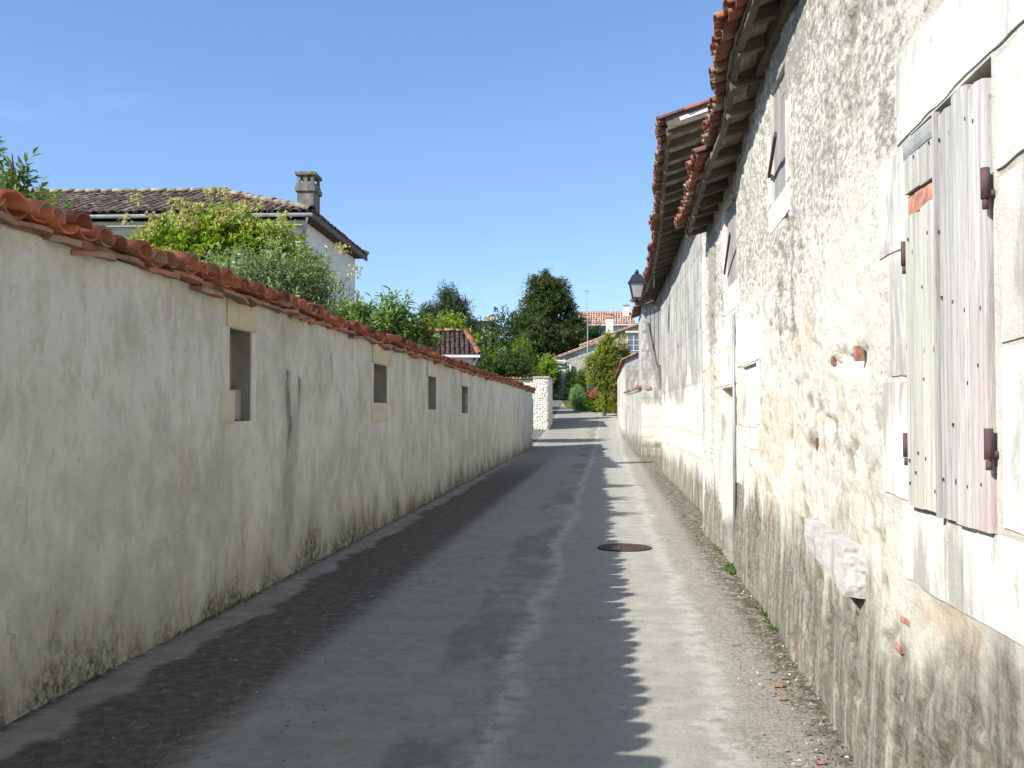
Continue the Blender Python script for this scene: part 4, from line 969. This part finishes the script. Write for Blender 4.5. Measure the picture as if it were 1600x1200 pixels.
props(m.build('tread_studs', M_IRONC, mh), kind='stuff')

# ================================================================== FOLIAGE
def leaves(mb, B, D, Nn, L, Wd, tint):
    D = D/np.linalg.norm(D, axis=1, keepdims=True); S = np.cross(D, Nn); S /= np.linalg.norm(S, axis=1, keepdims=True)+1e-9
    Up = np.cross(S, D); L = L[:, None]; Wd = Wd[:, None]; k = len(B)
    V = np.stack([B, B+D*L*.45-S*Wd*.5+Up*Wd*.18, B+D*L-Up*L*.08, B+D*L*.45+S*Wd*.5+Up*Wd*.18], 1).reshape(-1, 3)
    i = np.arange(k)*4; T = np.concatenate([np.stack([i, i+1, i+2], 1), np.stack([i, i+2, i+3], 1)])
    mb.add(V, T=T, tint=np.repeat(tint, 4))
def rv(n, g): v = g.standard_normal((n, 3)); return v/np.linalg.norm(v, axis=1, keepdims=True)
def shoots(mb, tw, blobs, slen, nl, ll, lw, seed, up=.4, droop=.2, gap=.45, tv=.25, spread=.9, shell=.45, twig=.006, nodsc=1.2, hitint=None):
    g = np.random.default_rng(seed)
    for (cx, cy, cz, rx, ry, rz, n) in blobs:
        d = rv(n, g); r = g.random(n)**shell; P = d*r[:, None]
        q = vn(d[:, 0]*nodsc*2+cx+P[:, 2], d[:, 1]*nodsc*2+d[:, 2]*3+cz, 5); keep = q > gap*g.random(n)
        d, P = d[keep], P[keep]; n = len(d)
        C0 = np.array((cx, cy, cz))+P*np.array((rx, ry, rz))
        dirv = d*.8+np.array((0, 0, up))+.45*rv(n, g); dirv /= np.linalg.norm(dirv, axis=1, keepdims=True)
        Ls = slen*(.5+g.random(n)); st = g.random(n); S0 = C0-dirv*Ls[:, None]*.5
        for i in range(nl):
            t = (i+.6)/nl; Pp = S0+dirv*(Ls*t)[:, None]; Pp[:, 2] -= droop*Ls*t*t
            side = rv(n, g); side -= dirv*(side*dirv).sum(1, keepdims=True)
            D = dirv*.5+side*spread*.9+np.array((0, 0, -.1)); Nn = np.array((0, 0, 1.))+.7*rv(n, g)
            T_ = np.clip(.5+tv*(st-.5)*2+.25*g.standard_normal(n)*.6+(.25*(t-.5)), 0, 1)
            if hitint: T_ = np.clip(T_*.85+hitint*(st > .9)*.3, 0, 1)
            leaves(mb, Pp, D, Nn, ll*(.7+.6*g.random(n)), lw*(.7+.6*g.random(n)), T_)
        if tw is not None and twig:
            a = rv(n, g); s = np.cross(dirv, a); s /= np.linalg.norm(s, axis=1, keepdims=True); e = S0+dirv*Ls[:, None]; e[:, 2] -= droop*Ls
            s2 = np.cross(dirv, s); V = np.stack([S0+s*twig, S0-s*twig*.5+s2*twig, S0-s*twig*.5-s2*twig, e], 1).reshape(-1, 3); j = np.arange(n)*4
            tw.add(V, T=np.concatenate([np.stack([j, j+1, j+3], 1), np.stack([j+1, j+2, j+3], 1), np.stack([j+2, j, j+3], 1)]), tint=.5)
def plant(name, label, cat, base, blobs, leafm, seed, trunk_r=.08, group=None, stems=1, woodm=None, **kw):
    t = thing(name, label, cat, base, group); lf = MB(); tw = MB()
    shoots(lf, tw, blobs, seed=seed, **kw); rnd = random.Random(seed)
    lf.build('crown', leafm, t)
    b = Vector(base); zc = min(bl[2] for bl in blobs)
    fork = Vector((sum(bl[0] for bl in blobs)/len(blobs)*.5+b.x*.5, sum(bl[1] for bl in blobs)/len(blobs)*.5+b.y*.5, max(b.z+.3, b.z*.45+zc*.55)))
    tw.tube([b-Vector((0, 0, .1)), b.lerp(fork, .5)+Vector((trunk_r*.4, 0, 0)), fork], [trunk_r*1.3, trunk_r, trunk_r*.8], 8)
    for bl in blobs:
        c = Vector(bl[:3]); mid = fork.lerp(c, .5)+Vector((rnd.gauss(0, .1), rnd.gauss(0, .1), .1)); top = c+Vector((0, 0, bl[5]*.6))
        tw.tube([fork, mid, c, top], [trunk_r*.7, trunk_r*.5, trunk_r*.35, trunk_r*.08], 6)
        for k in range(5):
            dd = Vector((rnd.gauss(0, 1)*bl[3], rnd.gauss(0, 1)*bl[4], abs(rnd.gauss(0, 1))*bl[5]))*.55
            tw.tube([c, c+dd*.5, c+dd], [trunk_r*.25, trunk_r*.15, trunk_r*.05], 5)
    tw.build('trunk', woodm or M_BARK, t, True)
    return t
L_DK = mat_leaf('dark_evergreen_needles', (.016, .040, .012), (.070, .120, .026), trans=.2)
L_CED = mat_leaf('bluish_conifer_needles', (.03, .065, .04), (.075, .13, .07), trans=.2)
L_YG = mat_leaf('yellow_green_leaf', (.15, .24, .012), (.36, .46, .035), trans=.45)
L_MG = mat_leaf('mid_green_leaf', (.045, .10, .014), (.13, .22, .03), trans=.35)
L_SIL = mat_leaf('silver_green_leaf', (.13, .20, .085), (.31, .42, .19), (.52, .57, .40), trans=.3)
L_LAU = mat_leaf('glossy_laurel_leaf', (.085, .17, .04), (.24, .37, .11), (.34, .46, .20), trans=.35, rough=.4)
L_KOE = mat_leaf('fresh_green_leaf', (.13, .25, .015), (.36, .50, .04), trans=.45)
L_POD = mat_leaf('cream_yellow_pod', (.42, .40, .12), (.62, .58, .24), (.60, .32, .08), trans=.35)
L_AUT = mat_leaf('olive_gold_leaf', (.12, .17, .025), (.38, .42, .055), (.58, .44, .08), trans=.35)
L_LAV = mat_leaf('lavender_green_leaf', (.14, .25, .09), (.27, .42, .17), trans=.3)
L_PNK = mat_leaf('pink_petal', (.55, .04, .12), (.70, .10, .20), trans=.4)

plant('walnut_tree', 'leafy tree rising above the wall at the far left edge', 'tree', (-8.0, 11.6, 0),
      [(-7.9, 11.4, 4.2, .55, .7, .65, 130), (-7.2, 11.2, 3.95, .40, .5, .38, 90), (-8.6, 12, 4.5, .9, .9, .9, 150), (-6.50, 11, 3.80, .24, .3, .30, 44), (-7.55, 11.3, 4.75, .16, .2, .40, 30), (-7.05, 11.3, 4.35, .12, .2, .25, 16), (-7.1, 11.0, 3.5, .8, .6, .4, 120)],
      L_MG, 3, .10, slen=.5, nl=12, ll=.13, lw=.05, up=.9, droop=.2, gap=.35, twig=.006)
t = plant('pod_bearing_tree', 'fresh green shrubby tree with cream yellow seed pods in front of the cream house', 'tree', (-6.2, 15.7, 0),
      [(-7.6, 15.7, 3.95, .7, .5, .5, 300), (-6.9, 15.6, 4.2, .7, .6, .55, 360), (-6.2, 15.5, 4.3, .7, .6, .6, 400), (-5.4, 15.4, 4.1, .65, .5, .55, 340), (-4.9, 15.4, 3.7, .5, .4, .45, 200), (-6.3, 15.5, 3.3, 1.9, .8, .6, 420), (-6.1, 15.5, 4.5, .6, .4, .3, 90)],
      L_KOE, 11, .09, slen=.42, nl=12, ll=.11, lw=.05, up=.4, droop=.35, gap=.25, twig=.005)
pd = MB(); g = np.random.default_rng(5)
for k in range(75):
    c = np.array((-6.4+g.normal()*.85, 15.25+g.normal()*.25, 4.35+abs(g.normal())*.28)); 
    c[2] += .12-abs(c[0]+6.3)*.22; n = 34; u = g.random(n); B = c+np.stack([g.normal(size=n)*.05, g.normal(size=n)*.05, u*.24], 1)*(1.15-u[:, None]*.5)
    leaves(pd, B, rv(n, g)+np.array((0, 0, -.6)), rv(n, g), .045+.02*g.random(n), .035+.015*g.random(n), g.random(n))
for k in range(26):
    c = np.array((-5.7+g.normal()*.7, 15.0, 3.7+g.normal()*.3)); n = 22; B = c+g.normal(size=(n, 3))*.055
    leaves(pd, B, rv(n, g)+np.array((0, 0, -.6)), rv(n, g), .045+.02*g.random(n), .035+.015*g.random(n), g.random(n))
pd.build('seed_pods', L_POD, t)
plant('silver_leaved_shrub', 'silver grey leaved shrub with upright shoots leaning over the left wall', 'shrub', (-4.6, 13.3, 0),
      [(-5.0, 13.1, 3.15, .6, .5, .55, 330), (-4.4, 13.1, 3.0, .55, .5, .60, 360), (-3.9, 13.2, 3.15, .26, .3, .58, 130), (-4.45, 13, 3.4, .45, .35, .45, 190), (-5.6, 13.2, 3.1, .5, .4, .5, 190)],
      L_SIL, 21, .05, slen=.55, nl=16, ll=.075, lw=.026, up=.9, droop=.15, gap=.3, twig=.004)
plant('laurel_shrub', 'laurel bush with tall upright leafy shoots behind the middle of the left wall', 'shrub', (-4.8, 19.3, 0),
      [(-5.0, 19.2, 3.3, .30, .35, .46, 90), (-4.6, 19.2, 3.0, .55, .5, .5, 170), (-4.15, 19.2, 3.35, .28, .3, .46, 80), (-3.85, 19.4, 2.95, .5, .5, .5, 160), (-5.3, 19.4, 3.0, .4, .4, .40, 100), (-5.9, 19.5, 2.95, .5, .4, .4, 100)],
      L_LAU, 31, .06, slen=.55, nl=12, ll=.17, lw=.055, up=1.3, droop=.0, gap=.25, twig=.007)
plant('broadleaf_bush', 'green broad leaved bush behind the left wall beside the dark roofed outhouse', 'shrub', (-5.2, 25.5, 0),
      [(-6.0, 25.5, 3.0, .7, .6, .7, 260), (-5.2, 25.4, 2.6, .5, .5, .5, 160), (-6.8, 25.6, 3.3, .7, .6, .9, 260)],
      L_KOE, 33, .06, slen=.5, nl=12, ll=.16, lw=.06, up=.9, droop=.1, gap=.25, twig=.007)
plant('golden_green_tree', 'bright yellow green bushy tree behind the dark roofed outhouse', 'tree', (-8.2, 46.5, 0),
      [(-8.4, 46.5, 4.9, 1.0, 1, 1.2, 300), (-7.4, 46.5, 5.1, .9, 1, 1.3, 300), (-6.7, 46.5, 4.7, .8, 1, 1.0, 220), (-9.3, 46.5, 4.6, 1.0, 1, 1.0, 240), (-10.3, 46.5, 4.3, 1.0, 1, 1.0, 200)],
      L_YG, 41, .14, slen=.5, nl=12, ll=.16, lw=.08, up=.3, droop=.2, gap=.4, twig=.01)
cb = [(-9.1, 7.3, .9, 1.0, 260), (-9.8, 6.5, .9, .9, 240), (-8.3, 6.4, 1.0, 1.0, 260), (-9.0, 8.2, .4, .5, 70), (-7.7, 5.4, .8, 1.0, 200), (-8.2, 7.6, .35, .6, 60), (-10.2, 7.2, .35, .5, 60), (-9.2, 5.0, 1.8, 1.4, 280)]
K_ = 72/56
plant('blue_green_conifer', 'blue green conifer with ragged upswept branches behind the yellow green tree', 'tree', (-9.0*K_, 72, 1.3),
      [(x*K_, 72, 1.6+(z-1.6)*K_, rx*K_, rx*K_, rz*K_, n) for (x, z, rx, rz, n) in cb], L_CED, 51, .2, slen=1.1, nl=14, ll=.25, lw=.075, up=.9, droop=.05, gap=.4, twig=.014)
yb = []
g = np.random.default_rng(9)
for z, r_, n in ((3.2, 2.8, 9), (4.6, 3.3, 11), (6.0, 3.3, 11), (7.4, 3.0, 10), (8.8, 2.6, 9), (10.0, 2.1, 7), (11.1, 1.6, 6), (12.0, 1.1, 4), (12.5, .5, 2)):
    for k in range(n+(3 if z < 7 else 0)):
        a = 2*pi*(k+g.random()*.7)/n; rr = r_*(.60+.38*g.random()); s = .65+.5*g.random()
        yb.append((-5.05+rr*cos(a)+(.25 if z < 11 else .05), 82+rr*sin(a), z+g.normal()*.35, s*1.1, s*1.1, s*.8, 150))
    yb.append((-5.0, 82, z, r_*.6, r_*.6, 1.0, 80))
for q_ in ((-8.0, 5.2, 1.2, 1.3), (-8.6, 3.8, 1.3, 1.3), (-7.7, 6.8, .9, .9), (-2.3, 6.2, .9, .9), (-7.2, 8.6, .6, .6)): yb.append((q_[0], 81, q_[1], q_[2], q_[2], q_[3], 260))
K_ = 112/82
yb = [(x*K_, 112+(y-82)*K_, 1.6+(z-1.6)*K_, a*K_, b*K_, c*K_, n) for (x, y, z, a, b, c, n) in yb]
plant('yew_tree', 'large dark evergreen tree with broad conical crown at the road bend', 'tree', (-6.8, 112, 4.8), yb, L_DK, 61, .5, slen=1.3, nl=12, ll=.30, lw=.125, up=.3, droop=.35, gap=.75, twig=.0, tv=.45)
def bush(lbl, x, y, z, rx, rz, n, m, seed, name='hedge_shrub', g=None, ll=.17, lw=.09, **kw):
    r_ = np.random.default_rng(seed); bl = []
    for k in range(max(3, int(rx*3))):
        bl.append((x+(r_.random()-.5)*rx*1.5, y+r_.normal()*.4, z+rz*(.5+.45*r_.random()), rx*.42, rx*.42, rz*.42, int(n/max(3, int(rx*3)))))
    bl.append((x, y, z+rz*.4, rx*.85, rx*.6, rz*.5, n//3))
    a_ = dict(slen=.5, nl=10, ll=ll, lw=lw, up=.35, droop=.2, gap=.4, twig=0); a_.update(kw)
    return plant(name, lbl, 'shrub', (x, y, float(tz(y))), bl, m, seed, .06, g, **a_)
bush('dark green laurel mass directly left of the big yew', -11.6, 78, 2.0, 3.2, 6.0, 1700, L_MG, 71)
bush('dark shrub right behind the dark roofed outhouse', -6.9, 64, .8, 1.9, 4.6, 1200, L_DK, 72)
bush('mid green shrub standing between the outhouse and the yew', -6.6, 67, 1.0, 1.8, 4.6, 1200, L_MG, 73)
bush('bright green shrub seen just above the cream cross wall', -9.6, 93, 2.6, 2.4, 4.6, 900, L_KOE, 74)
bush('low bright green shrub left of the rubble pier end', -6.9, 93, 2.6, 2.0, 3.5, 800, L_KOE, 75)
bush('tangled grey green shrub at the foot of the barn downpipe', -5.6, 93.4, 2.6, 1.4, 2.9, 700, L_MG, 76)
bush('dark climbing shrub against the rubble barn wall', -3.0, 93.6, 2.6, 1.3, 2.9, 600, L_MG, 77)
bush('leafy green garden shrub high up beside the pink roofed house', -2.4, 118, 6.0, 2.6, 4.9, 700, L_MG, 78, ll=.25, lw=.15)
bush('dark shrub in front of the distant brown roof', -13.6, 104, 3.6, 4.2, 7.0, 1700, L_DK, 79, ll=.22, lw=.12)
bush('shrub between the far houses in front of the window wall', 1.3, 98, 3.2, 1.4, 5.3, 500, L_AUT, 80)
plant('golden_olive_tree', 'small olive and gold leaved tree in front of the stone house window', 'tree', (-.3, 73, 1.4),
      [(-.9, 72.8, 5.2, .85, .8, .9, 420), (.0, 72.8, 5.7, .95, .8, 1.1, 520), (.55, 72.8, 4.8, .75, .8, 1.0, 380), (-.7, 72.8, 4.2, .9, .8, .9, 420), (-.1, 72.8, 6.5, .65, .6, .6, 220), (.2, 72.8, 3.5, .85, .7, 1.0, 360), (-.2, 72.8, 2.5, .8, .6, .8, 260), (0, 72.8, 7.1, .3, .3, .4, 50)],
      L_AUT, 81, .09, slen=.5, nl=11, ll=.13, lw=.06, up=.5, droop=.2, gap=.45, twig=.01)
bush('rounded lavender clump on the verge at the bend', -2.0, 79.5, 1.75, 1.2, 1.35, 1500, L_LAV, 91, name='lavender_clump', slen=.6, nl=14, ll=.13, lw=.035, up=1.6, droop=0)
t = bush('shrub with bright pink flowers on the verge by the pole', -.75, 77.5, 1.6, .85, 1.4, 450, L_MG, 92, name='pink_flowering_shrub')
pk = MB(); g = np.random.default_rng(2)
for c in [(-1.25, 76.7, 3.12), (-1.0, 76.7, 3.2), (-1.1, 76.6, 2.95), (-.75, 76.7, 3.0), (-.6, 76.7, 2.85), (-1.3, 76.7, 2.9), (-.5, 76.6, 2.98), (-.35, 76.7, 2.6)]:
    n = 40; leaves(pk, np.array(c)+g.normal(size=(n, 3))*.085, rv(n, g), rv(n, g), .08+.04*g.random(n), .07+.03*g.random(n), g.random(n))
pk.build('blossoms', L_PNK, t)
bush('brownish low plant at the foot of the right outbuilding', .25, 76, 1.5, .5, 1.0, 260, L_AUT, 93, name='verge_plant')
# verge
gv = MB(); g = np.random.default_rng(14); n = 6000
px_ = g.random(n)*6-4.6; py_ = 75.5+g.random(n)*9; ok = px_ > np.interp(py_, [75, 76, 79, 83, 92], [.3, .4, -2.4, -3.4, -4.2]); px_, py_ = px_[ok], py_[ok]; n = len(px_)
leaves(gv, np.stack([px_, py_, tz(py_)-.02], 1), rv(n, g)*.5+np.array((0, 0, 1.)), rv(n, g), .18+.2*g.random(n), .03+.0*g.random(n), g.random(n))
props(gv.build('grass', L_KOE), 'rough green grass covering the verge at the road bend', 'grass', kind='stuff')
# weeds along both wall feet (moss and small plants)
gv = MB()
def weeds(n, xf, y0, y1, sd, h):
    y = y0+g.random(n)**1.4*(y1-y0); c = vn(y*1.1, y*0, 4) > .52; y = y[c]; n = len(y)
    x = xf(y)+sd*(.01+.05*g.random(n)); leaves(gv, np.stack([x, y, 0*x], 1), rv(n, g)*.8+np.array((sd*.3, 0, .8)), rv(n, g), h*(.5+g.random(n)), .3*h*(.6+.6*g.random(n)), g.random(n))
weeds(700, lp, 7, 44, 1, .045); weeds(500, rp, 7.5, 14, -1, .045)
yk = 10.1+g.random(500)*.45; leaves(gv, np.stack([rp(yk)-.02-.07*g.random(500), yk, .02+.0*yk], 1), rv(500, g)+np.array((-.3, 0, .6)), rv(500, g), .03+.03*g.random(500), .02+.015*g.random(500), g.random(500))
props(gv.build('weeds', L_MG), 'tiny weeds and moss sprouting where the lane meets the walls', 'weeds', kind='stuff')
# leaf litter and grit
lt_ = MB(); n = 2600; y = 2.2+g.random(n)**1.6*13; x = rp(y)-.03-np.abs(g.normal(size=n))*.16
leaves(lt_, np.stack([x, y, .018+.01*g.random(n)], 1), rv(n, g)*np.array((1, 1, .25)), np.array((0, 0, 1.))+.5*rv(n, g), .008+.022*g.random(n), .006+.014*g.random(n), g.random(n))
props(lt_.build('leaf_litter', mat_leaf('dry_leaf_litter', (.10, .06, .03), (.34, .26, .16), (.50, .46, .38), trans=.0, rough=.9)), 'dry leaf litter and grit gathered along the foot of the right wall', 'litter', kind='stuff')
gr = MB(); n = 2600; y = 3.5+g.random(n)**1.5*16; x = lp(y)+.5+g.random(n)*1.1
sz = .004+.009*g.random(n)**3
leaves(gr, np.stack([x, y, .012+.004*g.random(n)], 1), rv(n, g)*np.array((1, 1, .2)), np.array((0, 0, 1.))+.4*rv(n, g), sz*2, sz*1.5, g.random(n))
props(gr.build('grit', mat_leaf('pale_grit', (.12, .11, .10), (.40, .38, .34), (.3, .14, .08), trans=.0, rough=.9)), 'pale grit scattered over the dark left strip of the lane', 'grit', kind='stuff')
# broken terracotta chips by the right wall, seen one by one
chips = [(1.0, 6.35), (1.04, 6.2), (.98, 6.02), (.96, 5.75), (.95, 4.72), (.86, 7.05)]
lab = 'small broken piece of terracotta roof tile lying on the lane near the right wall'
for i, (x, y) in enumerate(chips):
    s = .009+.013*random.random(); o = rock(x-s*1.5, x+s*1.5, y-s, y+s, .010, .010+s*.55, i+3, .06, 5).build('tile_shard', M_TS, None, False)
    props(o, lab, 'tile shard', 'terracotta tile shards along the right wall')
